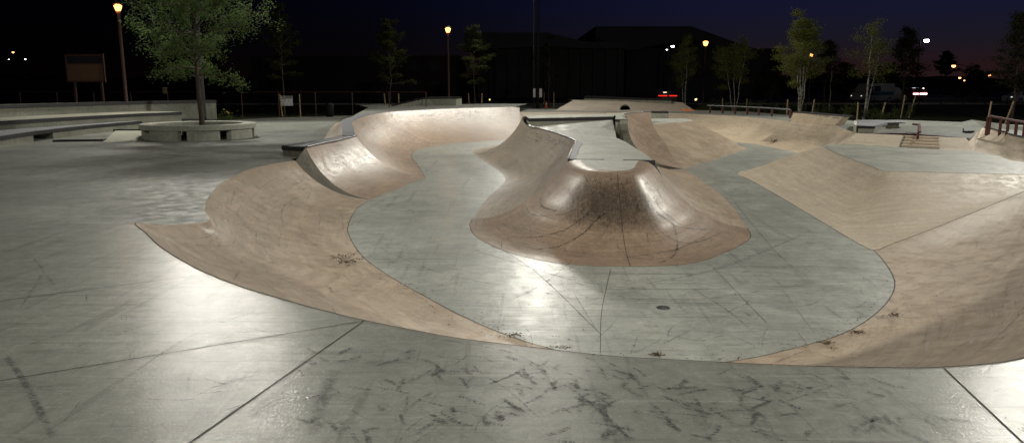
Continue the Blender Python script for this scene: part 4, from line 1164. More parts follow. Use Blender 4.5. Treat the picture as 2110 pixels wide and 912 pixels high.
def make_tree(name, label, base, h, z0, R_, env, stems, nb, ntw, nl, ls, up, leafm, barkm, seed, tr=.06, droop=0.0, jit=.10, aspect=.45, cat='tree', group=None, leanv=(0, 0), brm=None, wild=0):
    """base: ground point; h: total height; z0: where the crown starts; env(q): crown radius over 0..1"""
    rg = random.Random(seed)
    t = empty(name, base, label, cat, group)
    base = Vector(base)
    tb_, br, lv = MB(), MB(), MB()
    paths = []
    for (dx, dy, rr_, hh) in stems:
        pts = []; K = 9
        wob = [rg.uniform(-.05, .05) for _ in range(K)]
        for i in range(K):
            q = i / (K - 1)
            pts.append(base + Vector((dx * (q ** .8) + wob[i] * (q > 0) + leanv[0] * q, dy * (q ** .8) + wob[-i] * (q > 0) + leanv[1] * q, h * hh * q)))
        rad = [max(.008, rr_ * (1.25 if i == 0 else 1) * (1 - .9 * (i / (K - 1)))) for i in range(K)]
        tb_.tube(pts, rad, 8); paths.append(pts)
    az = rg.uniform(0, 6)
    for k_ in range(nb):
        pth = paths[k_ % len(paths)]
        q = z0 / h + (1 - z0 / h) * ((k_ + rg.random() * (1 + 6 * wild) - 3 * wild) / nb) * .97; q = min(.98, max(z0 / h, q))
        i = min(len(pth) - 2, int(q * (len(pth) - 1))); f_ = q * (len(pth) - 1) - i
        s = pth[i].lerp(pth[i + 1], min(1, f_))
        qq = (q - z0 / h) / (1 - z0 / h)
        L_ = R_ * env(qq) * (rg.uniform(.45, 1.15) if wild else rg.uniform(.55, 1.12))
        az += 2.4 + rg.uniform(-.5, .5)
        el_ = up * rg.uniform(.15, 1.6) + .5 * qq * up
        d = Vector((math.cos(az) * math.cos(el_), math.sin(az) * math.cos(el_), math.sin(el_)))
        pts = []
        for j in range(5):
            u = j / 4
            pts.append(s + d * L_ * u + Vector((rg.uniform(-.05, .05) * L_ * u, rg.uniform(-.05, .05) * L_ * u, -droop * L_ * u * u)))
        br.tube(pts, [tr * .35 * (1 - .75 * j / 4) for j in range(5)], 5, False)
        for m_ in range(ntw):
            u = rg.uniform(.28, 1.0)
            j = min(3, int(u * 4)); p = pts[j].lerp(pts[j + 1], u * 4 - j)
            a2 = az + rg.choice((-1, 1)) * rg.uniform(.3, 1.3); e2 = el_ * .6 + (rg.uniform(-.5, 1.1) if wild else rg.uniform(-.35, .35))
            d2 = Vector((math.cos(a2) * math.cos(e2), math.sin(a2) * math.cos(e2), math.sin(e2)))
            l2 = L_ * rg.uniform(.14, .38)
            e_ = p + d2 * l2 + Vector((0, 0, -droop * l2))
            br.tube([p, p.lerp(e_, .5) + Vector((0, 0, .03 * l2)), e_], [tr * .09, tr * .07, tr * .04], 4, False)
            for _ in range(nl):
                w_ = rg.random() ** .8
                c = p.lerp(e_, w_) + Vector((rg.gauss(0, jit), rg.gauss(0, jit), rg.gauss(0, jit * (1.1 if wild else .6)) - droop * .06))
                s_ = ls * rg.uniform(.6, 1.3)
                a = Vector((rg.uniform(-1, 1), rg.uniform(-1, 1), rg.uniform(-.7, .35))).normalized()
                nn = Vector((rg.uniform(-.7, .7), rg.uniform(-.7, .7), 1)).normalized()
                b_ = a.cross(nn).normalized() * s_ * aspect
                a = a * s_
                lv.add([c - a * .5, c + b_ * .5, c + a * .5, c - b_ * .5], [(0, 1, 2, 3)])
    tb_.build('trunk', barkm, t, True); br.build('branches', brm or barkm, t); lv.build('crown', leafm, t)
    return t
def px_h(py, d): return zat(py, d) - 0

def stakes(px0, px1, pyb, pyt, d, label, lean0=0.0, lean1=0.0, zg=None):
    t = None
    a, b = PD(px0, pyb, d), PD(px1, pyb, d)
    if zg is not None: a.z = b.z = zg
    zt_ = zat(pyt, d)
    t = empty('tree_stakes', a, label, 'tree stakes', 'staked tree supports')
    for p, l in ((a, lean0), (b, lean1)):
        mb = MB(); mb.tube([(p.x, d, p.z - .15), (p.x + l, d, zt_)], [.045, .04], 8); mb.build('stake', M['wood'], t)
    hz = zt_ - .18
    mb = MB(); mb.tube([(a.x + lean0 * .9, d - .04, hz), ((a.x + b.x) / 2, d - .02, hz + .02), (b.x + lean1 * .9, d - .04, hz - .01)], .014, 5); mb.build('tie', M['darkmetal'], t)
    return t
# planter tree
make_tree('shade_tree', 'leafy green tree growing in the round concrete planter, brightly lit', (pc_.x + .12, pc_.y, Z_PL), 6.5, 2.3, 3.1, lambda q: (.62 + .45 * math.sin(min(1, q * 1.5) * math.pi * .75)) * (1 - .55 * q ** 2.2),
          [(-.1, 0, .115, 1.0)], 46, 12, 46, .12, .50, M['leaf_a'], M['bark'], 19, .10, .26, .115, .34, wild=1)
# staked young trees along the road
def young(px, d, pyb, pyt, pycr, rpx, label, seed, nb=26, zg=GZ, leafm='leaf_b'):
    x = pxat(px, d); zt_ = zat(pyt, d)
    make_tree('young_tree', label, (x, d, zg), zt_ - zg, zat(pycr, d) - zg, rpx / FPX * d, lambda q: (.55 + .6 * math.sin(math.pi * min(1, q * 1.25 + .1))) * (1 - .5 * q * q),
              [(0, 0, .06, 1.0)], nb, 10, 34, .15, .5, M[leafm], M['bark'], seed, .07, .10, .12, .38, group='staked young trees by the road')
young(583, 52.5, 240, 12, 160, 50, 'staked young tree with a white sheet at its foot, left of the litter bin', 21)
stakes(582, 619, 241, 194, 51.8, 'pair of wooden stakes, the left one with a white sheet behind it', -.12, 0, Z_PL)
q0_, q1_ = PD(576, 198, 52.1), PD(603, 218, 52.1)
t = empty('white_sheet', (q0_.x, 52.1, q1_.z), 'white rectangular sheet tied behind the left tree stakes', 'sheet')
mb = MB(); mb.box(((q0_.x + q1_.x) / 2, 52.15, (q0_.z + q1_.z) / 2), (q1_.x - q0_.x, .02, q0_.z - q1_.z), .03); mb.build('panel', M['white'], t)
mb = MB(); mb.tube([(q0_.x + .1, 52.0, q0_.z - .16), (q1_.x, 52.0, q0_.z - .12)], .02, 5); mb.build('tie', M['darkmetal'], t)
young(805, 56, 230, 40, 180, 52, 'staked young tree behind the left end of the hubba ledge', 22)
stakes(795, 822, 229, 193, 55.2, 'pair of wooden stakes left of the hubba ledge', -.08, 0)
young(977, 58, 226, 56, 172, 45, 'dim staked young tree right of the sodium lamp and hubba ledge', 23, 22)
stakes(967, 993, 222, 192, 57.2, 'pair of wooden stakes right of the hubba ledge', -.05, 0)
young(1131, 64, 222, 70, 180, 34, 'barely visible staked young tree right of the central mast', 24, 14, leafm='leaf_d')
stakes(1121, 1141, 221, 190, 63.2, 'pair of thin stakes just right of the white signs', 0, 0)
# birches
def birch(px, d, pyt, pycr, rpx, stems, label, seed, nb, nl, ls=.075, leafm='leaf_c', zg=GZ):
    x = pxat(px, d); zt_ = zat(pyt, d)
    make_tree('birch_tree', label, (x, d, zg), zt_ - zg, zat(pycr, d) - zg, rpx / FPX * d, lambda q: (.5 + .65 * math.sin(math.pi * min(1, q * 1.15 + .12))) * (1 - .35 * q * q),
              stems, nb, 11, nl * 3, ls * 1.15, .75, M[leafm], M['birch'], seed, .04, .08, .18, .6, group='birches on the right', brm=M['bark'])
birch(1412, 62, 74, 175, 36, [(-.5, 0, .045, .85), (.15, .1, .065, 1.0)], 'two-stemmed birch right of the far centre bank', 31, 30, 8)
birch(1515, 58, 88, 175, 52, [(-.9, 0, .05, .85), (-.1, .2, .05, .95), (.7, 0, .05, 1.0)], 'three-stemmed birch between the arena and the tall birch', 32, 36, 11)
birch(1652, 50, 32, 170, 48, [(-.55, 0, .06, .9), (-.2, .2, .075, 1.0), (.12, 0, .07, .97), (.5, .1, .06, .85)], 'tallest birch clump, with a sodium lamp glowing through its crown', 33, 50, 15, .085)
birch(1786, 47, 45, 165, 52, [(.1, 0, .08, 1.0), (.75, .2, .05, .8)], 'sparse birch with one bright white stem behind the round ledge', 34, 40, 5, .07)
birch(1712, 66, 90, 190, 26, [(0, 0, .06, 1.0)], 'thin dark young birch between the tall birch and the sparse birch', 38, 18, 7, .08, 'leaf_d')
stakes(1622, 1672, 226, 205, 48.5, 'pair of stakes around the tallest birch clump', 0, .15, GZ)
stakes(1766, 1813, 244, 211, 45.5, 'yellowish pair of stakes around the sparse birch', 0, .25, GZ)
stakes(1488, 1538, 224, 203, 56.5, 'pair of stakes around the three-stemmed birch', 0, .0, GZ)
stakes(1856, 1872, 240, 196, 50, 'leaning stakes right of the round ledge by the brake lights', .15, .35, GZ)
stakes(2036, 2070, 236, 209, 40, 'pair of stakes behind the red railing', .1, .4, GZ)
def dark(px, d, pyt, pycr, rpx, label, seed, nb=34, ls=.22, nl=16, up=.6, name='dark_tree', leafm='leaf_d'):
    x = pxat(px, d); zt_ = zat(pyt, d)
    make_tree(name, label, (x, d, GZ), zt_ - GZ, zat(pycr, d) - GZ, rpx / FPX * d, lambda q: (.6 + .5 * math.sin(math.pi * min(1, q * 1.1 + .15))) * (1 - .45 * q * q),
              [(0, 0, .10, 1.0)], nb, 9, nl, ls, up, M[leafm], M['bark'], seed, .12, .05, .2, .5)
dark(1862, 68, 66, 175, 44, 'dark broad tree left of the white lamp head', 41)
dark(1700, 78, 84, 170, 24, 'dark tree just right of the tallest birch', 43, 22, .2)
dark(2092, 44, 26, 190, 42, 'tall dark tree at the right edge behind the red railing', 44, 44, .16, 14, .35)
dark(1945, 160, 108, 158, 22, 'small dark conical tree against the afterglow', 45, 30, .5, 14)
for i, (px, d, pyt, r_) in enumerate([(1590, 95, 128, 40), (1740, 100, 136, 40), (1830, 105, 140, 44), (2010, 120, 150, 50)]):
    dark(px, d, pyt, 205, r_, ['low dark bushy tree right of the arena roof end', 'low dark bushy tree behind the sparse birch, left side', 'low dark bushy tree above the van', 'low dark bushy tree under the distant lamps'][i], 50 + i, 26, .4, 14, name='bushy_tree')
# shrubs
def shrub(px, py, d, r_, hh, label, seed):
    rg = random.Random(seed); x = pxat(px, d)
    t = empty('shrub', (x, d, GZ), label, 'shrub', 'planted shrubs behind the grind rail')
    st, lv = MB(), MB()
    for k_ in range(11):
        a = rg.uniform(0, 6.28); rr_ = r_ * rg.uniform(.3, 1)
        top = Vector((x + math.cos(a) * rr_, d + math.sin(a) * rr_, GZ + hh * rg.uniform(.6, 1.1)))
        s = Vector((x + math.cos(a) * .1, d + math.sin(a) * .1, GZ))
        st.tube([s, s.lerp(top, .5) + Vector((0, 0, .08)), top], [.014, .01, .005], 4, False)
        for _ in range(46):
            u = rg.uniform(.25, 1.02); c = s.lerp(top, u) + Vector((rg.gauss(0, .09), rg.gauss(0, .09), rg.gauss(0, .07)))
            sz = .11 * rg.uniform(.6, 1.3)
            aa = Vector((rg.uniform(-1, 1), rg.uniform(-1, 1), rg.uniform(-.2, 1))).normalized() * sz
            bb_ = aa.cross(Vector((rg.uniform(-.5, .5), rg.uniform(-.5, .5), 1))).normalized() * sz * .42
            lv.add([c - aa * .5, c + bb_ * .5, c + aa * .5, c - bb_ * .5], [(0, 1, 2, 3)])
    st.build('stems', M['bark'], t); lv.build('leaves', M['leaf_s'], t)
lab = ['shrub at the left end of the grind rail beside the far bank', 'shrub behind the first red rail posts', 'shrub under the three-stemmed birch', 'shrub between the rail posts right of the three stems', 'shrub behind the middle of the grind rail',
       'shrub left of the tallest birch clump', 'shrub at the foot of the tallest birch clump', 'shrub behind the raised wall, left half', 'shrub behind the raised wall, right half', 'shrub just right of the raised wall',
       'shrub left of the round ledge by a yellow stake', 'shrub between the two yellow stakes', 'shrub behind the round ledge disc', 'shrub at the right end of the round ledge']
for i, px in enumerate((1450, 1472, 1500, 1527, 1556, 1590, 1620, 1655, 1690, 1722, 1752, 1795, 1828, 1862)):
    d = 57 - 13.5 * (px - 1450) / 412 + (.9 if i % 2 else 0)
    shrub(px, 0, d, .62 + .14 * ((i * 7) % 3), .70 + .16 * ((i * 5) % 3), lab[i], 100 + i)
t = empty('flowering_weed', PD(460, 248, 44.5), 'small flowering weed at the right end of the seat wall', 'weed')
rg = random.Random(4); lv = MB(); b0 = P(458, 249, Z_PL)
for _ in range(70):
    c = b0 + Vector((rg.gauss(.2, .22), rg.gauss(.2, .1), abs(rg.gauss(0, .22)))); a = Vector((rg.uniform(-1, 1), 0, rg.uniform(0, 1))).normalized() * .16; b_ = Vector((.03, .02, -.01))
    lv.add([c, c + a * .5 + b_, c + a, c + a * .5 - b_], [(0, 1, 2, 3)])
lv.build('leaves', M['leaf_s'], t)
lv = MB()
for dx, dz in ((.05, .62), (.22, .5), (.3, .42)): lv.lathe(b0 + Vector((dx, .2, dz)), [(0, -.04), (.06, 0), (0, .05)], 6)
lv.build('flowers', simple('yellow petal', (.6, .45, .1), .7), t)

# ------------------------------------------------------------------ vehicles
tyre = simple('tyre rubber', (.012, .012, .012), .8); rimm = simple('alloy rim', (.35, .35, .36), .35, .7)
vglass = simple('vehicle glass', (.015, .017, .02), .1, 0, 0)
def vehicle(name, label, cat, loc, rz, prof_, w_, paint, wins, wheels, wr, lights, extra=None):
    """prof_: side outline (x forward, z up); body tapers a little towards the roof"""
    t = empty(name, loc, label, cat, None, rz)
    mb = MB(); m_ = len(prof_); zmax = max(z for x, z in prof_)
    def yy(z): return w_ / 2 * (1 - .12 * max(0, (z - zmax * .5) / (zmax * .5)))
    vs = [(x, -yy(z), z) for x, z in prof_] + [(x, yy(z), z) for x, z in prof_]
    tr = tessellate_polygon([[Vector((x, z, 0)) for x, z in prof_]])
    fs = [tuple(q) for q in tr] + [tuple(m_ + i for i in q)[::-1] for q in tr] + [(i, (i + 1) % m_, m_ + (i + 1) % m_, m_ + i) for i in range(m_)]
    mb.add(vs, fs); o = mb.build('body', paint, t, local=True, bevel=.03)
    for (x0_, x1_, z0_, z1_, sl) in wins:
        for s in (-1, 1):
            mb = MB(); mb.add([(x0_, s * (yy(z0_) + .006), z0_), (x1_, s * (yy(z0_) + .006), z0_), (x1_ - sl, s * (yy(z1_) + .006), z1_), (x0_ + sl * .4, s * (yy(z1_) + .006), z1_)], [(0, 1, 2, 3)]); mb.build('window', vglass, t, local=True)
    for x in wheels:
        for s in (-1, 1):
            mb = MB(); pts_ = []
            mb.lathe((0, 0, 0), [(wr * .6, -.1), (wr * .95, -.1), (wr, -.06), (wr, .06), (wr * .95, .1), (wr * .6, .1)], 20)
            mb2 = MB(); mb2.add([(v[0] + x, v[2] + s * (w_ / 2 - .1), v[1] + wr) for v in mb.v], mb.f); wo = mb2.build('wheel', tyre, t, local=True)
            mb = MB(); mb.lathe((0, 0, 0), [(0, .02), (wr * .6, .03), (wr * .62, 0.0)], 16)
            mb2 = MB(); mb2.add([(v[0] + x, s * (w_ / 2 - .02 + v[2]), v[1] + wr) for v in mb.v], mb.f); ro_ = mb2.build('rim', rimm, wo, local=True)
    for nm, mat_, c, s in lights:
        mb = MB(); mb.box(c, s); mb.build(nm, mat_, t, local=True)
    for nm, mat_, c, s in (extra or []):
        mb = MB(); mb.box(c, s); mb.build(nm, mat_, t, local=True)
    return t
suv = [(-2.2, .45), (-2.25, .9), (-2.15, 1.0), (-2.0, 1.72), (-.2, 1.78), (.35, 1.7), (1.05, 1.08), (2.1, .98), (2.25, .8), (2.25, .4), (1.8, .3), (-1.9, .3)]
sedan = [(-2.2, .4), (-2.25, .85), (-2.1, .95), (-1.55, 1.0), (-1.0, 1.42), (.3, 1.45), (1.0, .98), (2.1, .85), (2.25, .65), (2.2, .35), (1.8, .25), (-1.9, .25)]
vanp = [(-2.5, .4), (-2.55, 2.15), (-2.4, 2.3), (1.3, 2.3), (1.7, 2.1), (2.2, 1.35), (2.75, 1.15), (2.85, .8), (2.8, .4), (2.3, .32), (-2.2, .32)]
redl = emit('red tail lamp', (1.0, .03, .02), 1.3); brk = emit('brake lamp glare', (1.0, .55, .58), 6); wl = emit('white lamp', (.9, .95, 1.0), .9); yl = emit('cab lamp', (1, .8, .5), 4)
whitep = simple('white vehicle paint', (.22, .22, .225), .35, 0, .05, 2); tealp = simple('teal stripe paint', (.012, .08, .11), .4, 0, .1, 2); greyp = simple('dark grey car paint', (.06, .055, .055), .3, 0, .1, 2)
dv = 92.0
vehicle('parked_van', 'white van with a teal stripe parked behind the sparse birch', 'van', (pxat(1801, dv), dv, GZ), math.pi + .45, vanp, 1.9, whitep, [(1.15, 2.05, 1.35, 2.0, .35), (-.1, 1.0, 1.35, 2.0, .05)], (-1.7, 1.9), .36,
        [('headlight', wl, (2.84, .7, .85), (.05, .12, .10)), ('headlight', wl, (2.84, -.7, .85), (.05, .12, .10))], [('stripe', tealp, (0, .955, 1.12), (4.6, .02, .38)), ('stripe', tealp, (0, -.955, 1.12), (4.6, .02, .38)), ('mirror', whitep, (1.75, 1.1, 1.55), (.12, .2, .3)), ('mirror', whitep, (1.75, -1.1, 1.55), (.12, .2, .3))])
ds = 100.0
vehicle('car', 'dark sport utility vehicle with glaring pinkish brake lights facing away', 'car', (pxat(1873, ds), ds, GZ), math.pi / 2 + .15, suv, 1.85, simple('maroon car paint', (.12, .03, .03), .3), [(-1.75, -.9, 1.12, 1.62, .12), (-.8, .2, 1.12, 1.62, .12)], (-1.4, 1.4), .36,
        [('brake_light', brk, (-2.27, .56, 1.0), (.05, .72, .16)), ('brake_light', brk, (-2.27, -.50, 1.0), (.05, .98, .18)), ('plate_lamp', simple('bumper plate', (.45, .30, .28), .5), (-2.27, -.45, .72), (.05, .9, .12)), ('roof_marker', wl, (-2.05, .75, 1.74), (.06, .4, .06)), ('cab_lamp', yl, (-2.1, -.55, 1.68), (.06, .14, .12))],
        [('rear_window', vglass, (-2.1, 0, 1.42), (.04, 1.3, .45))])
dr_ = 84.0
vehicle('car', 'dark car with two dim red tail light bars beyond the far bank', 'car', (pxat(1371, dr_), dr_, GZ), math.pi / 2 - .05, sedan, 1.9, greyp, [(-1.2, -.4, 1.0, 1.36, .1), (-.3, .6, 1.0, 1.36, .1)], (-1.4, 1.4), .33,
        [('tail_light', redl, (-2.26, .56, .98), (.05, .95, .10)), ('tail_light', redl, (-2.26, -.52, .98), (.05, .85, .10)), ('plate_lamp', yl, (-1.6, .25, 1.33), (.04, .35, .04))])
de = 86.0
vehicle('car', 'pale car cut off by the right edge, on the road', 'car', (pxat(2118, de), de, GZ), .1, sedan, 1.8, simple('silver car paint', (.5, .52, .52), .3, .2, .05, 2), [(-1.2, -.4, .98, 1.36, .1), (-.3, .6, .98, 1.36, .1)], (-1.4, 1.4), .33, [('tail_light', wl, (-2.26, -.6, .8), (.05, .2, .1))])
t = empty('teardrop_trailer', (pxat(1841, 97), 97, GZ), 'small pale rounded trailer between the van and the car with brake lights', 'trailer')
mb = MB(); pr = [(-1.0, .35), (-1.0, 1.2), (-.8, 1.6), (-.3, 1.85), (.4, 1.75), (.85, 1.3), (1.0, .7), (1.0, .35)]
x_ = pxat(1839, 97); m_ = len(pr)
vs = [(x_ + a, 96.2, GZ + b) for a, b in pr] + [(x_ + a, 98, GZ + b) for a, b in pr]
tr = tessellate_polygon([[Vector((a, b, 0)) for a, b in pr]])
mb.add(vs, [tuple(q) for q in tr] + [tuple(m_ + i for i in q)[::-1] for q in tr] + [(i, (i + 1) % m_, m_ + (i + 1) % m_, m_ + i) for i in range(m_)]); mb.build('shell', whitep, t, bevel=.05)
mb = MB(); mb.box((x_ + 1.6, 97, GZ + .45), (.5, .4, .6)); mb.build('gas_box', whitep, t)
for s in (96.3, 97.9):
    mb = MB(); mb.lathe((0, 0, 0), [(.12, -.08), (.3, -.08), (.3, .08), (.12, .08)], 16); mb2 = MB(); mb2.add([(v[0] + x_, v[2] + s, v[1] + GZ + .3) for v in mb.v], mb.f); mb2.build('wheel', tyre, t)
# wire fence by the car park on the right
t = empty('post_fence', (40, 74, GZ), 'low dark rail fence along the road on the far right', 'fence')
for i in range(12):
    mb = MB(); xx = 34 + i * 2.2; mb.tube([(xx, 72 + i * .2, GZ), (xx, 72 + i * .2, .5)], .05, 6); mb.build('post', M['darkmetal'], t)
for z in (.1, .45):
    mb = MB(); mb.tube([(34, 71.97, z), (58.2, 74.17, z)], .03, 6); mb.build('rail', M['galv'], t)
# ------------------------------------------------------------------ joints, scuffs, litter
def strip(mb, pts, w_, lift=.004, wob=0.0, nrm=None):
    pts = [Vector(p) for p in pts]; vs = []
    for i, p in enumerate(pts):
        d = pts[min(i + 1, len(pts) - 1)] - pts[max(0, i - 1)]
        nn = nrm[i] if nrm else Vector((0, 0, 1))
        s = d.cross(nn).normalized() * (w_ if isinstance(w_, (int, float)) else w_[i]) * .5
        vs += [p + s + nn * lift, p - s + nn * lift]
    mb.add(vs, [(2 * i, 2 * i + 1, 2 * i + 3, 2 * i + 2) for i in range(len(pts) - 1)])
def pl_line(pxs, z, nseg=14):
    q = [P(x, y, z) for x, y in pxs]
    return resample(q, nseg)
def patch_path(pt, uvs, nseg=26):
    q = resample([Vector((u, t, 0)) for u, t in uvs], nseg)
    pts = [pt.at(a.x, a.y) for a in q]; nr = []
    for a in q:
        nn = pt.at(a.x, a.y, 1.0) - pt.at(a.x, a.y); nr.append(nn)
    return pts, nr
for z, par, lines in ((0, deck, [[(0, 620), (420, 566)], [(-60, 794), (750, 661)], [(385, 916), (750, 661)], [(1946, 759), (2115, 918)]]),
                      ('F', fl, [[(1040, 517), (1110, 565), (1240, 690)], [(1258, 556), (1240, 640), (1237, 727)], [(1310, 625), (1520, 624)], [(1330, 585), (1500, 548), (1650, 485)], [(1470, 552), (1580, 665)], [(990, 520), (1260, 590), (1650, 590)]]),
                      (Z_PL, plz, [[(20, 470), (470, 395)], [(330, 330), (620, 262)]])):
    for ln_ in lines:
        mb = MB(); strip(mb, pl_line(ln_, z), .009 if par is deck else .007, .003); mb.build('control_joint', M['joint'], par)
mb = MB(); pts, nr = patch_path(MND, [(.5, .06), (.5, .99)]); strip(mb, pts, .009, .003, 0, nr); mb.build('control_joint', M['joint'], isl)
for u in (.235, .62):
    mb = MB(); pts, nr = patch_path(TALL, [(u, .02), (u + .02, .6), (u + .04, .99)]); strip(mb, pts, .014, .003, 0, nr); mb.build('control_joint', M['joint'], bpy.data.objects['bowl_wall.001'])
# thin dark line where the wall meets the floor, and lip line
def edge_line(pts, w_, par, nm, lift=.004):
    mb = MB(); strip(mb, pts, w_, lift); mb.build(nm, M['joint'], par)
edge_line(NEAR.bot[2:], .012, fl, 'seam'); edge_line(MND.bot, .010, fl, 'seam'); edge_line(TAN.bot[36:], .012, fl, 'seam'); edge_line(TALL.bot[:28], .012, fl, 'seam')
edge_line([p for p in NEAR.top[iA:32 * 8]], .012, deck, 'seam')
edge_line([p for p in TAN.top[34:]], .015, bpy.data.objects['pad_pavement'], 'seam')

# rubber marks: thin film, broken up
def rubber(name, dens, col=(.03, .03, .032), tread=0):
    m, nt, b = new_mat(name)
    tc = nt.nodes.new('ShaderNodeTexCoord')
    f1 = noise(nt, tc.outputs['Object'], 42, 4, .75)
    f2 = noise(nt, tc.outputs['Object'], 9, 4, .65)
    uvx = nt.nodes.new('ShaderNodeSeparateXYZ'); nt.links.new(tc.outputs['UV'], uvx.inputs[0])
    edge = ramp(nt, math_n(nt, 'ABSOLUTE', math_n(nt, 'SUBTRACT', uvx.outputs['X'], .5)), [(.22, 1.0), (.5, 0.0)])
    ends = ramp(nt, math_n(nt, 'ABSOLUTE', math_n(nt, 'SUBTRACT', uvx.outputs['Y'], .5)), [(.30, 1.0), (.5, 0.0)])
    a = math_n(nt, 'MULTIPLY', math_n(nt, 'MULTIPLY', ramp(nt, f1, [(.40, 0.15), (.60, 1.0)]), ramp(nt, f2, [(.30, 0.1), (.62, 1.0)])), math_n(nt, 'MULTIPLY', math_n(nt, 'MULTIPLY', edge, ends), dens))
    if tread:
        wv = math_n(nt, 'SINE', math_n(nt, 'MULTIPLY', math_n(nt, 'ADD', uvx.outputs['Y'], math_n(nt, 'MULTIPLY', uvx.outputs['X'], .06)), tread))
        a = math_n(nt, 'MULTIPLY', a, ramp(nt, math_n(nt, 'ADD', math_n(nt, 'MULTIPLY', wv, .5), .5), [(.15, .25), (.5, 1.0)]))
    nt.links.new(a, b.inputs['Alpha'])
    b.inputs['Base Color'].default_value = (*col, 1); b.inputs['Roughness'].default_value = .6
    return m
M['rub1'] = rubber('rubber scuff', .95); M['rubt'] = rubber('tread print', 1.0, (.028, .028, .03), 62); M['rub2'] = rubber('faint wheel mark', .55, (.05, .05, .052)); M['rub3'] = rubber('dull grime', .55, (.06, .055, .05)); M['chalk'] = rubber('pale scratch', .22, (.6, .6, .55))
def mark(mb, pts, w_, nrm=None, lift=.004):
    pts = [Vector(p) for p in pts]; vs = []; uv = []
    n_ = len(pts)
    for i, p in enumerate(pts):
        d = pts[min(i + 1, n_ - 1)] - pts[max(0, i - 1)]
        nn = nrm[i] if nrm else Vector((0, 0, 1))
        s = d.cross(nn).normalized() * w_ * .5
        vs += [p + s + nn * lift, p - s + nn * lift]; uv += [(0, i / (n_ - 1)), (1, i / (n_ - 1))]
    mb.add(vs, [(2 * i, 2 * i + 1, 2 * i + 3, 2 * i + 2) for i in range(n_ - 1)], uv)
rg = random.Random(12)
# short stamped tyre marks on the near deck
m1_, m2_, m3_, mt_ = MB(), MB(), MB(), MB()
cl = [(1040, 860, 25), (1180, 850, 60), (1160, 780, 60), (1240, 830, 50), (1330, 770, 60), (1430, 860, 60), (1560, 800, 70), (1590, 850, 50), (1650, 800, 40), (870, 860, 60), (830, 760, 70), (900, 770, 60), (740, 885, 40), (1800, 880, 20), (1100, 770, 40), (1010, 800, 60), (930, 730, 60), (1750, 790, 50), (1890, 870, 30), (1380, 830, 50), (1480, 790, 60), (700, 740, 60), (1230, 890, 40), (800, 700, 30)]
k_ = 0
for (x, y, s) in cl:
    for _ in range(9):
        px, py = x + rg.gauss(0, s * 1.15), y + rg.gauss(0, s * .5)
        if py < 712 + max(0, (px - 700)) * .055 and px < 1300 or py > 915 or py < 765 and px > 1300: continue
        c = P(px, py, 0); a = rg.choice((rg.gauss(.8, .3), rg.gauss(1.9, .3), rg.gauss(2.4, .3))); L_ = rg.uniform(.10, .26)
        d = Vector((math.cos(a), math.sin(a), 0)) * L_ * .5; bow = Vector((-d.y, d.x, 0)) * rg.uniform(-.15, .15)
        mark(rg.choice((mt_, mt_, m1_, m2_)), [c - d, c - d * .4 + bow, c + d * .4 + bow, c + d], rg.uniform(.022, .045), None, .004 + .0003 * (k_ % 8)); k_ += 1
# long wheel lines on the deck
for ln_, w_, mm in (([(2, 722), (50, 790), (115, 915)], .045, m1_), ([(690, 760), (660, 840), (640, 915)], .10, m3_), ([(1160, 790), (1240, 850), (1300, 912)], .03, m1_), ([(1745, 820), (1830, 910)], .03, m2_),
                    ([(985, 770), (1040, 800), (1130, 880)], .02, m2_), ([(40, 640), (90, 560)], .03, m2_), ([(60, 520), (120, 600)], .025, m2_), ([(390, 770), (400, 810), (520, 800)], .02, m3_), ([(230, 800), (400, 690), (560, 630)], .018, m3_), ([(90, 700), (300, 640), (620, 700)], .015, m3_),
                    ([(1300, 845), (1450, 860), (1640, 905)], .02, m3_), ([(840, 690), (1060, 730), (1150, 800)], .02, m3_)):
    mark(m1_ if mm is m1_ else mm, pl_line(ln_, 0, 20), w_, None, .0068 + .0002 * (k_ % 5)); k_ += 1
for _ in range(150):
    c = P(rg.uniform(-100, 2200), rg.uniform(560, 930), 0)
    if c.y > 5 and c.x > -3.5 + (9.3 - c.y) * .55: continue
    a = rg.uniform(0, 3.14); L_ = rg.uniform(.05, .5); d = Vector((math.cos(a), math.sin(a), 0)) * L_ * .5; bow = Vector((-d.y, d.x, 0)) * rg.uniform(-.3, .3)
    mark(rg.choice((m2_, m3_, m3_)), [c - d, c - d * .4 + bow, c + d * .4 + bow, c + d], rg.uniform(.006, .02), None, .0078 + .0002 * (k_ % 9)); k_ += 1
for mb, mt in ((mt_, 'rubt'), (m1_, 'rub1'), (m2_, 'rub2'), (m3_, 'rub3')):
    o = mb.build('scuff_marks', M[mt], deck); tag(o, kind='stuff')
m4 = MB()
for _ in range(60):
    c = P(rg.uniform(-100, 2200), rg.uniform(500, 930), 0)
    if c.y > 5 and c.x > -3.5 + (9.3 - c.y) * .55: continue
    a = rg.uniform(0, 3.14); L_ = rg.uniform(.05, .4); d = Vector((math.cos(a), math.sin(a), 0)) * L_ * .5; bow = Vector((-d.y, d.x, 0)) * rg.uniform(-.3, .3)
    mark(m4, [c - d, c - d * .4 + bow, c + d * .4 + bow, c + d], rg.uniform(.005, .014), None, .0102 + .0002 * (k_ % 9)); k_ += 1
o = m4.build('pale_scratches', M['chalk'], deck); tag(o, kind='stuff')
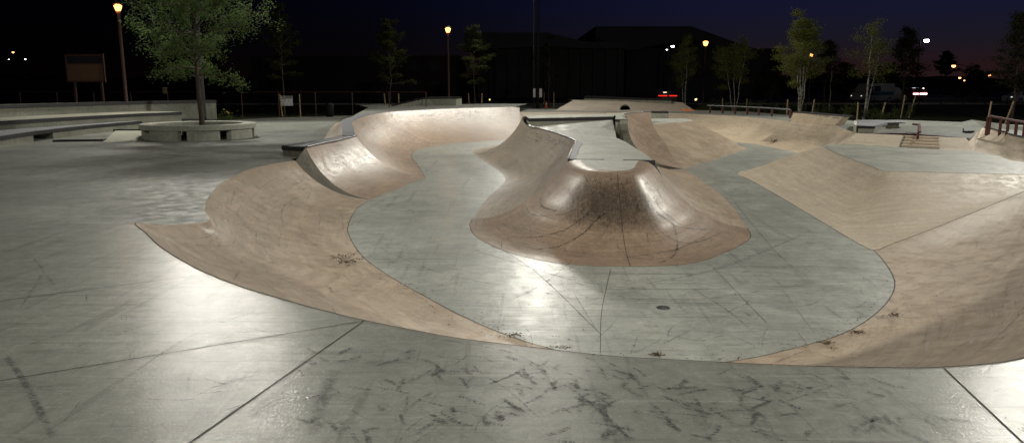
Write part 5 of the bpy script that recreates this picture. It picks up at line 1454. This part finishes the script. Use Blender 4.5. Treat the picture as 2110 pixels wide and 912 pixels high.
# marks on the bowl floor
f1, f2 = MB(), MB()
for ln_ in ([(1340, 590), (1500, 545), (1655, 483)], [(1120, 560), (1350, 620), (1700, 580)], [(1180, 600), (1235, 690)], [(1600, 580), (1680, 690)], [(1420, 590), (1500, 640), (1560, 690)], [(900, 560), (1000, 500), (1050, 420)], [(1700, 600), (1600, 520), (1500, 400)], [(760, 500), (900, 560), (1100, 600)], [(1000, 640), (1110, 590), (1200, 520)]):
    mark(f2, pl_line(ln_, 'F', 22), rg.uniform(.02, .05), None, .005 + .0003 * (k_ % 9)); k_ += 1
for _ in range(150):
    y = rg.uniform(8.5, 30); t_ = rg.random()
    c = Vector((0, 0, 0)); 
    px, py = rg.choice(((rg.uniform(760, 1000), rg.uniform(380, 620)), (rg.uniform(1050, 1800), rg.uniform(570, 715)), (rg.uniform(1560, 1800), rg.uniform(450, 640)), (rg.uniform(1420, 1560), rg.uniform(350, 400))))
    c = P(px, py); a = rg.gauss(.3, .8); L_ = rg.uniform(.15, 1.2); d = Vector((math.cos(a), math.sin(a), 0)) * L_ * .5; bow = Vector((-d.y, d.x, 0)) * rg.uniform(-.25, .25)
    q = [c - d, c - d * .4 + bow, c + d * .4 + bow, c + d]
    for p in q: p.z = floor_z(p.y)
    mark(f1 if rg.random() < .35 else f2, resample(q, 8), rg.uniform(.008, .03), None, .008 + .0003 * (k_ % 9)); k_ += 1
o = f1.build('scuff_marks', M['rub2'], fl); tag(o, kind='stuff'); o = f2.build('scuff_marks', M['rub3'], fl); tag(o, kind='stuff')
# marks on curved faces
def patch_marks(pt, par, n_, urange, trange, lens, widths, mats, seed, ang=(0, .5), clus=None):
    rr_ = random.Random(seed); mbs = {m: MB() for m in mats}
    W = sum((pt.g[i + 1][NT // 2] - pt.g[i][NT // 2]).length for i in range(pt.nu)); H = sum((pt.g[pt.nu // 2][j + 1] - pt.g[pt.nu // 2][j]).length for j in range(NT))
    for k in range(n_):
        if clus and rr_.random() < .7:
            cu, ct, su, st = rr_.choice(clus); u, t = rr_.gauss(cu, su), rr_.gauss(ct, st)
        else: u, t = rr_.uniform(*urange), rr_.uniform(*trange)
        a = rr_.gauss(*ang); L_ = rr_.uniform(*lens); bow = rr_.uniform(-.05, .05)
        du, dt = math.cos(a) * L_ / W, math.sin(a) * L_ / H
        uvs = [(u - du / 2, t - dt / 2), (u, t + bow * L_ / H), (u + du / 2, t + dt / 2)]
        if any(not (0.005 < x < .995 and .01 < y < .995) for x, y in uvs): continue
        pts, nr = patch_path(pt, uvs, 12)
        mark(mbs[rr_.choice(mats)], pts, rr_.uniform(*widths), nr, .004 + .0004 * (k % 12))
    for m, mb in mbs.items():
        if mb.v: o = mb.build('scuff_marks', M[m], par); tag(o, kind='stuff')
def long_marks(pt, par, lines, mat_, w_):
    mb = MB()
    for k, uvs in enumerate(lines):
        pts, nr = patch_path(pt, uvs, 34); mark(mb, pts, w_ if isinstance(w_, float) else w_[k % len(w_)], nr, .009 + .0004 * k)
    o = mb.build('wheel_marks', M[mat_], par); tag(o, kind='stuff')
M['rub4'] = rubber('heavy black scuff', 1.0, (.018, .017, .017))
patch_marks(MND, isl, 45, (.25, .75), (.15, .6), (.06, .4), (.008, .03), ['rub1', 'rub4'], 5, (1.3, .9), clus=[(.5, .30, .10, .06), (.38, .36, .06, .08), (.62, .34, .06, .08), (.5, .25, .14, .04)])
patch_marks(MND, isl, 120, (.15, .85), (.2, .95), (.15, .8), (.008, .02), ['rub2', 'rub3'], 6, (.4, .8))
long_marks(MND, isl, [[(.42, .28), (.32, .6), (.22, .8)], [(.36, .35), (.22, .5), (.08, .5)], [(.62, .3), (.70, .55), (.83, .72)], [(.58, .35), (.66, .7), (.86, .78)], [(.66, .3), (.72, .55), (.80, .58)], [(.70, .45), (.60, .8), (.53, .98)], [(.48, .82), (.62, .74), (.80, .7)], [(.3, .4), (.2, .42), (.1, .36)], [(.45, .3), (.36, .7), (.27, .95)]], 'rub1', [.05, .03, .06, .05, .035])
patch_marks(ISL, isl, 190, (.08, .75), (.02, .30), (.05, .5), (.01, .04), ['rub1', 'rub2'], 7, (.2, .6), clus=[(.27, .08, .06, .04), (.35, .1, .06, .05)])
patch_marks(ISL, isl, 90, (.05, .8), (.1, .95), (.3, 1.6), (.008, .025), ['rub3'], 8, (.9, .5))
patch_marks(TALL, bpy.data.objects['bowl_wall.001'], 260, (.3, .99), (.02, .25), (.08, .7), (.012, .045), ['rub1', 'rub2', 'rub2'], 9, (.3, .8), clus=[(.72, .06, .12, .04), (.9, .12, .06, .08)])
patch_marks(TALL, bpy.data.objects['bowl_wall.001'], 110, (.1, .98), (.1, .95), (.4, 2.0), (.01, .03), ['rub3', 'rub2'], 10, (.2, .5))
patch_marks(QP, bpy.data.objects['quarter_pipe'], 120, (.05, .95), (.02, .5), (.08, .7), (.01, .03), ['rub2', 'rub1', 'rub3'], 11, (1.1, .5))
patch_marks(EXT, ex, 60, (.1, .95), (.05, .9), (.2, 1.6), (.012, .03), ['rub2', 'rub1'], 12, (.9, .6))
long_marks(EXT, ex, [[(.12, .35), (.35, .5), (.3, .62), (.18, .5), (.3, .45), (.6, .75)], [(.1, .45), (.3, .7), (.65, .9)]], 'rub1', [.03])
patch_marks(NEAR, wall_o, 110, (.0, .98), (.05, .95), (.4, 2.2), (.01, .035), ['rub3'], 13, (.03, .12))
patch_marks(NEAR, wall_o, 45, (.0, .25), (.02, .4), (.2, 1.0), (.01, .03), ['rub2', 'rub3'], 14, (.1, .25))
long_marks(NEAR, wall_o, [[(.06, .55), (.02, .4), (.02, .2)], [(.12, .5), (.08, .42), (.03, .45)], [(.3, .4), (.45, .45), (.55, .5)], [(.80, .4), (.86, .45), (.93, .4)], [(.9, .2), (.93, .3), (.94, .45)]], 'rub2', [.03, .04, .03])
patch_marks(BACK, bpy.data.objects['bowl_wall.002'], 160, (.05, .9), (.02, .6), (.1, .8), (.012, .04), ['rub2', 'rub3'], 15, (1.0, .6))
# scuffs at the top of the raised wall
def wp(u, v): return EWB[0].lerp(EWB[1], u).lerp(EWT[0].lerp(EWT[1], u), v)
mb = MB(); rr_ = random.Random(2)
wn = (EWB[1] - EWB[0]).cross(EWT[0] - EWB[0]).normalized()
if wn.y > 0: wn = -wn
for k in range(130):
    u = min(.95, max(.05, rr_.gauss(.55, .22))); v = max(.55, min(.95, rr_.gauss(.85, .06)))
    a = rr_.gauss(.3, .6); du, dv_ = math.cos(a) * rr_.uniform(.02, .06), math.sin(a) * rr_.uniform(.05, .15)
    pts = [wp(u - du, max(.4, v - dv_)), wp(u, v), wp(min(.98, u + du), min(.985, v + dv_))]
    mark(mb, pts, rr_.uniform(.02, .06), [wn] * 3, .004 + .0004 * (k % 12))
o = mb.build('scuff_marks', M['rub4'], ew); tag(o, kind='stuff')

# drain grate
dc_ = P(1367, 634)
t = empty('drain_grate', dc_, 'small round metal drain grate in the bowl floor', 'drain grate')
mb = MB(); mb.lathe(dc_ + Vector((0, 0, .002)), [(.0, .001), (.083, .001)], 28); mb.build('drain_pit', M['joint'], t)
mb = MB(); mb.lathe(dc_, [(.074, .002), (.074, .010), (.092, .010), (.096, .002)], 32); mb.build('rim', M['galv'], t)
mb = MB()
for r_ in (.018, .036, .055): mb.lathe(dc_, [(r_ - .004, .004), (r_ - .004, .009), (r_ + .004, .009), (r_ + .004, .004)], 24)
for k in range(6):
    a = k * math.pi / 3; mb.box(dc_ + Vector((math.cos(a) * .04, math.sin(a) * .04, .0065)), (.075, .009, .004), a)
mb.build('grate_bars', M['galv'], t)

# leaf litter
def leaf(mb, c, s, rr_):
    a = rr_.uniform(0, 6.28); d = Vector((math.cos(a), math.sin(a), rr_.uniform(-.1, .3))) * s; e = Vector((-math.sin(a), math.cos(a), rr_.uniform(-.2, .4))) * s * .5
    mb.add([c - d * .5, c + e * .5 + Vector((0, 0, s * .15)), c + d * .5, c - e * .5 + Vector((0, 0, s * .15))], [(0, 1, 2, 3)])
rr_ = random.Random(77); mb = MB()
nb_ = NEAR.bot
for _ in range(360):
    i = rr_.randrange(10, len(nb_) - 20); p = nb_[i] + Vector((rr_.gauss(0, .18), rr_.gauss(.06, .16), 0)); p.z = floor_z(p.y) + .02
    leaf(mb, p, rr_.uniform(.012, .04), rr_)
for _ in range(120):
    p = P(rr_.uniform(740, 1480), rr_.uniform(470, 730)); p.z += .012; leaf(mb, p, rr_.uniform(.012, .035), rr_)
for _ in range(60):
    u, t_ = rr_.uniform(.7, .95), rr_.uniform(.7, .98); leaf(mb, NEAR.at(u, t_, .012), rr_.uniform(.012, .03), rr_)
o = mb.build('leaf_litter', M['leafdry']); tag(o, kind='stuff')
def clump(px, py, r_, n_, label, z='F', s=.05):
    c = P(px, py, z); mb = MB(); rr_ = random.Random(int(px))
    for _ in range(n_):
        leaf(mb, c + Vector((rr_.gauss(0, r_), rr_.gauss(0, r_ * .45), abs(rr_.gauss(0, .018)) + .012)), s * rr_.uniform(.5, 1.3), rr_)
    o = mb.build('leaf_clump', M['leafdry']); tag(o, label, 'leaf clump', 'clumps of dry leaves along the bowl edge')
clump(1057, 694, .09, 60, 'clump of dry leaves on the seam at lower left, in front of the nose', s=.04)
clump(1355, 734, .05, 70, 'thickest dry leaf clump at the near lip below the drain grate', s=.035)
clump(1160, 719, .06, 40, 'thin dry leaf clump at the near lip left of the centre joint', s=.035)
clump(1705, 709, .05, 40, 'dry leaf clump on the seam, left of two on the right side', s=.04)
clump(1768, 687, .04, 36, 'dry leaf clump on the seam, right of two on the right side', s=.04)
clump(1843, 652, .05, 44, 'dry leaf clump lying on the brown right wall beyond the seam', z=floor_z(9.5) + .10, s=.045)
clump(1716, 720, .03, 14, 'tiny dry leaf clump below the right seam clumps', z=floor_z(8) + .03, s=.03)
c = P(1594, 295, -1.12); mb = MB(); rr_ = random.Random(9)
for _ in range(40): leaf(mb, c + Vector((rr_.gauss(0, .10), rr_.gauss(0, .08), abs(rr_.gauss(0, .09)))), .12, rr_)
o = mb.build('leaf_clump', simple('olive leaf', (.10, .085, .03), .8, 0, .4, 9)); tag(o, 'olive leaf clump at the foot of the sandy back wall', 'leaf clump')
# fallen twig with leaves
u_, t_ = None, None
best = min(((NEAR.at(i / 300, j / 60) - P(712, 533, floor_z(13) + .12)).length, i / 300, j / 60) for i in range(0, 150) for j in range(30, 60))
_, u_, t_ = best
c = NEAR.at(u_, t_, .03)
t = empty('fallen_twig', c, 'fallen twig with small leaves lying on the brown wall at left of the bowl floor', 'twig')
tw, lf = MB(), MB(); rr_ = random.Random(8)
for k in range(9):
    a = k * .7 + rr_.uniform(-.2, .2); L_ = rr_.uniform(.22, .42)
    e = NEAR.at(u_ + math.cos(a) * .012, t_ + math.sin(a) * .10, .05 + rr_.uniform(0, .08))
    d = (e - c).normalized() * L_
    tw.tube([c, c + d * .5 + Vector((0, 0, .05)), c + d], [.005, .004, .002], 5)
    for m in range(10): leaf(lf, c + d * rr_.uniform(.45, 1.05) + Vector((rr_.gauss(0, .02), rr_.gauss(0, .02), rr_.uniform(0, .05))), .045, rr_)
tw.build('stem', M['bark'], t); lf.build('leaves', M['leafdry'], t)
# ------------------------------------------------------------------ floodlight masts and dusk sky
def flood(px, py_ref, y, h, power, label, base_z=-.35, aim=None, group='floodlight masts', mast=0.12, size=.45, x=None, visor=None, cone=150, blend=.5):
    if x is None:
        p = PD(px, py_ref, y)
        x = p.x
    t = empty('floodlight_mast', (x, y, base_z), label, 'floodlight mast', group)
    mb = MB(); mb.tube([(x, y, base_z), (x, y, base_z + h * .5), (x, y, base_z + h)], [mast, mast * .85, mast * .6], 12); mb.build('pole', M['darkmetal'], t, True)
    mb = MB(); mb.lathe((x, y, base_z), [(mast * 2.2, 0), (mast * 2.2, .03), (mast * 1.2, .06), (mast, .4)], 12); mb.build('base', M['darkmetal'], t)
    aim = Vector(aim or (2, 18, -1))
    top = Vector((x, y, base_z + h))
    d = aim - top; dh = Vector((d.x, d.y, 0)).normalized(); s = Vector((-dh.y, dh.x, 0))
    mb = MB(); mb.tube([top - s * .8, top + s * .8], .05, 8); mb.build('cross_arm', M['darkmetal'], t)
    for q in (-.5, .5):
        c = top + s * q + dh * .2
        mb = MB(); mb.box(c + Vector((0, 0, .02)), (.5, .62, .16), math.atan2(dh.y, dh.x), .8); hd = mb.build('lamp_head', M['darkmetal'], t)
        L = bpy.data.lights.new('flood_lamp', 'SPOT')
        L.energy = power / 2; L.color = (1.0, .965, .86); L.shadow_soft_size = size; L.spot_size = R(cone); L.spot_blend = blend
        lo = bpy.data.objects.new('flood_lamp', L)
        lp = c + dh * .18 - Vector((0, 0, .18))
        lo.location = lp
        lo.rotation_euler = (aim - lp).to_track_quat('-Z', 'Y').to_euler()
        COL.objects.link(lo)
        mb = MB(); v = lp + dh * 1.0; hood = [lp + dh * .3 - s * 1.0 + Vector((0, 0, .3)), lp + dh * .3 + s * 1.0 + Vector((0, 0, .3)), v + s * 1.0 + Vector((0, 0, .28)), v - s * 1.0 + Vector((0, 0, .28))]
        if visor is not None:
            hexa(mb, [p + Vector((0, 0, .03)) for p in hood], hood); hexa(mb, [hood[3], hood[2], hood[2] + dh * .02, hood[3] + dh * .02], [Vector((p.x, p.y, lp.z - visor)) for p in (hood[3], hood[2], hood[2] + dh * .02, hood[3] + dh * .02)])
            mb.build('visor', M['darkmetal'], hd)  # added hood, there to hold light back from the far buildings
        lo.parent = t; lo.matrix_parent_inverse = Matrix.Translation(-t.location)
    return t
PW = 21000
flood(417, 190, 40.0, 13.0, PW * .66, 'dark floodlight mast right behind the planter tree trunk', -.35, (-3, 20, 0))
flood(1108, 190, 60.0, 13.0, PW * .56, 'dark floodlight mast in front of the two white signs', -.12, (1, 22, 0), size=.9)
r_mirror = P(2190, 800, 0)
flood(0, 0, 40.5, 16.5, PW * 2.1, 'floodlight mast standing off to the right of the skatepark', -.35, (4, 24, 0), x=32.0, cone=96, size=.8)
flood(0, 0, -24.0, 13, PW * 1.6, 'floodlight mast behind the photographer on the right', 0, (8, 24, 0), x=9.0, size=.25, visor=-.06, cone=66, blend=.85)
flood(0, 0, -20.0, 12.5, PW * .85, 'unseen floodlight mast added behind the photographer on the left as fill light', 0, (9, 18, 0), x=-13.0, size=.25, visor=-.06, cone=62, blend=.85)  # unseen mast, added to lift the dark right wall and the nose

w = bpy.data.worlds.new("World"); S.world = w; w.use_nodes = True
nt = w.node_tree; bg = nt.nodes['Background']
tc = nt.nodes.new('ShaderNodeTexCoord'); sx = nt.nodes.new('ShaderNodeSeparateXYZ')
nt.links.new(tc.outputs['Generated'], sx.inputs[0])
# elevation gradient: red-violet afterglow low, navy above; brighter towards the west (right)
el = ramp(nt, sx.outputs['Z'], [(0.0, (.020, .0085, .0085)), (0.022, (.0175, .0078, .0092)), (0.05, (.0105, .0088, .0150)), (0.10, (.0070, .0082, .0285)), (0.20, (.0052, .0064, .0320)), (0.6, (.002, .002, .006))])
azf = ramp(nt, math_n(nt, 'ADD', math_n(nt, 'MULTIPLY', sx.outputs['X'], .8), .5), [(0.12, 0.04), (0.36, 0.16), (0.52, .45), (0.72, .85), (0.95, 1.0)])
c = mix(nt, 1.0, el, azf, 'MULTIPLY')
nt.links.new(c, bg.inputs['Color']); bg.inputs['Strength'].default_value = 1.0

S.render.engine = 'CYCLES'
S.view_settings.view_transform = 'Standard'
S.view_settings.look = 'None'
S.view_settings.exposure = 0
S.view_settings.gamma = 1
S.cycles.max_bounces = 6
S.cycles.sample_clamp_indirect = 1.5
S.cycles.use_denoising = True
S.cycles.denoiser = 'OPENIMAGEDENOISE'
S.cycles.denoising_input_passes = 'RGB_ALBEDO_NORMAL'
S.cycles.denoising_prefilter = 'ACCURATE'
S.cycles.adaptive_threshold = 0.005
S.render.resolution_x = 1024; S.render.resolution_y = 442
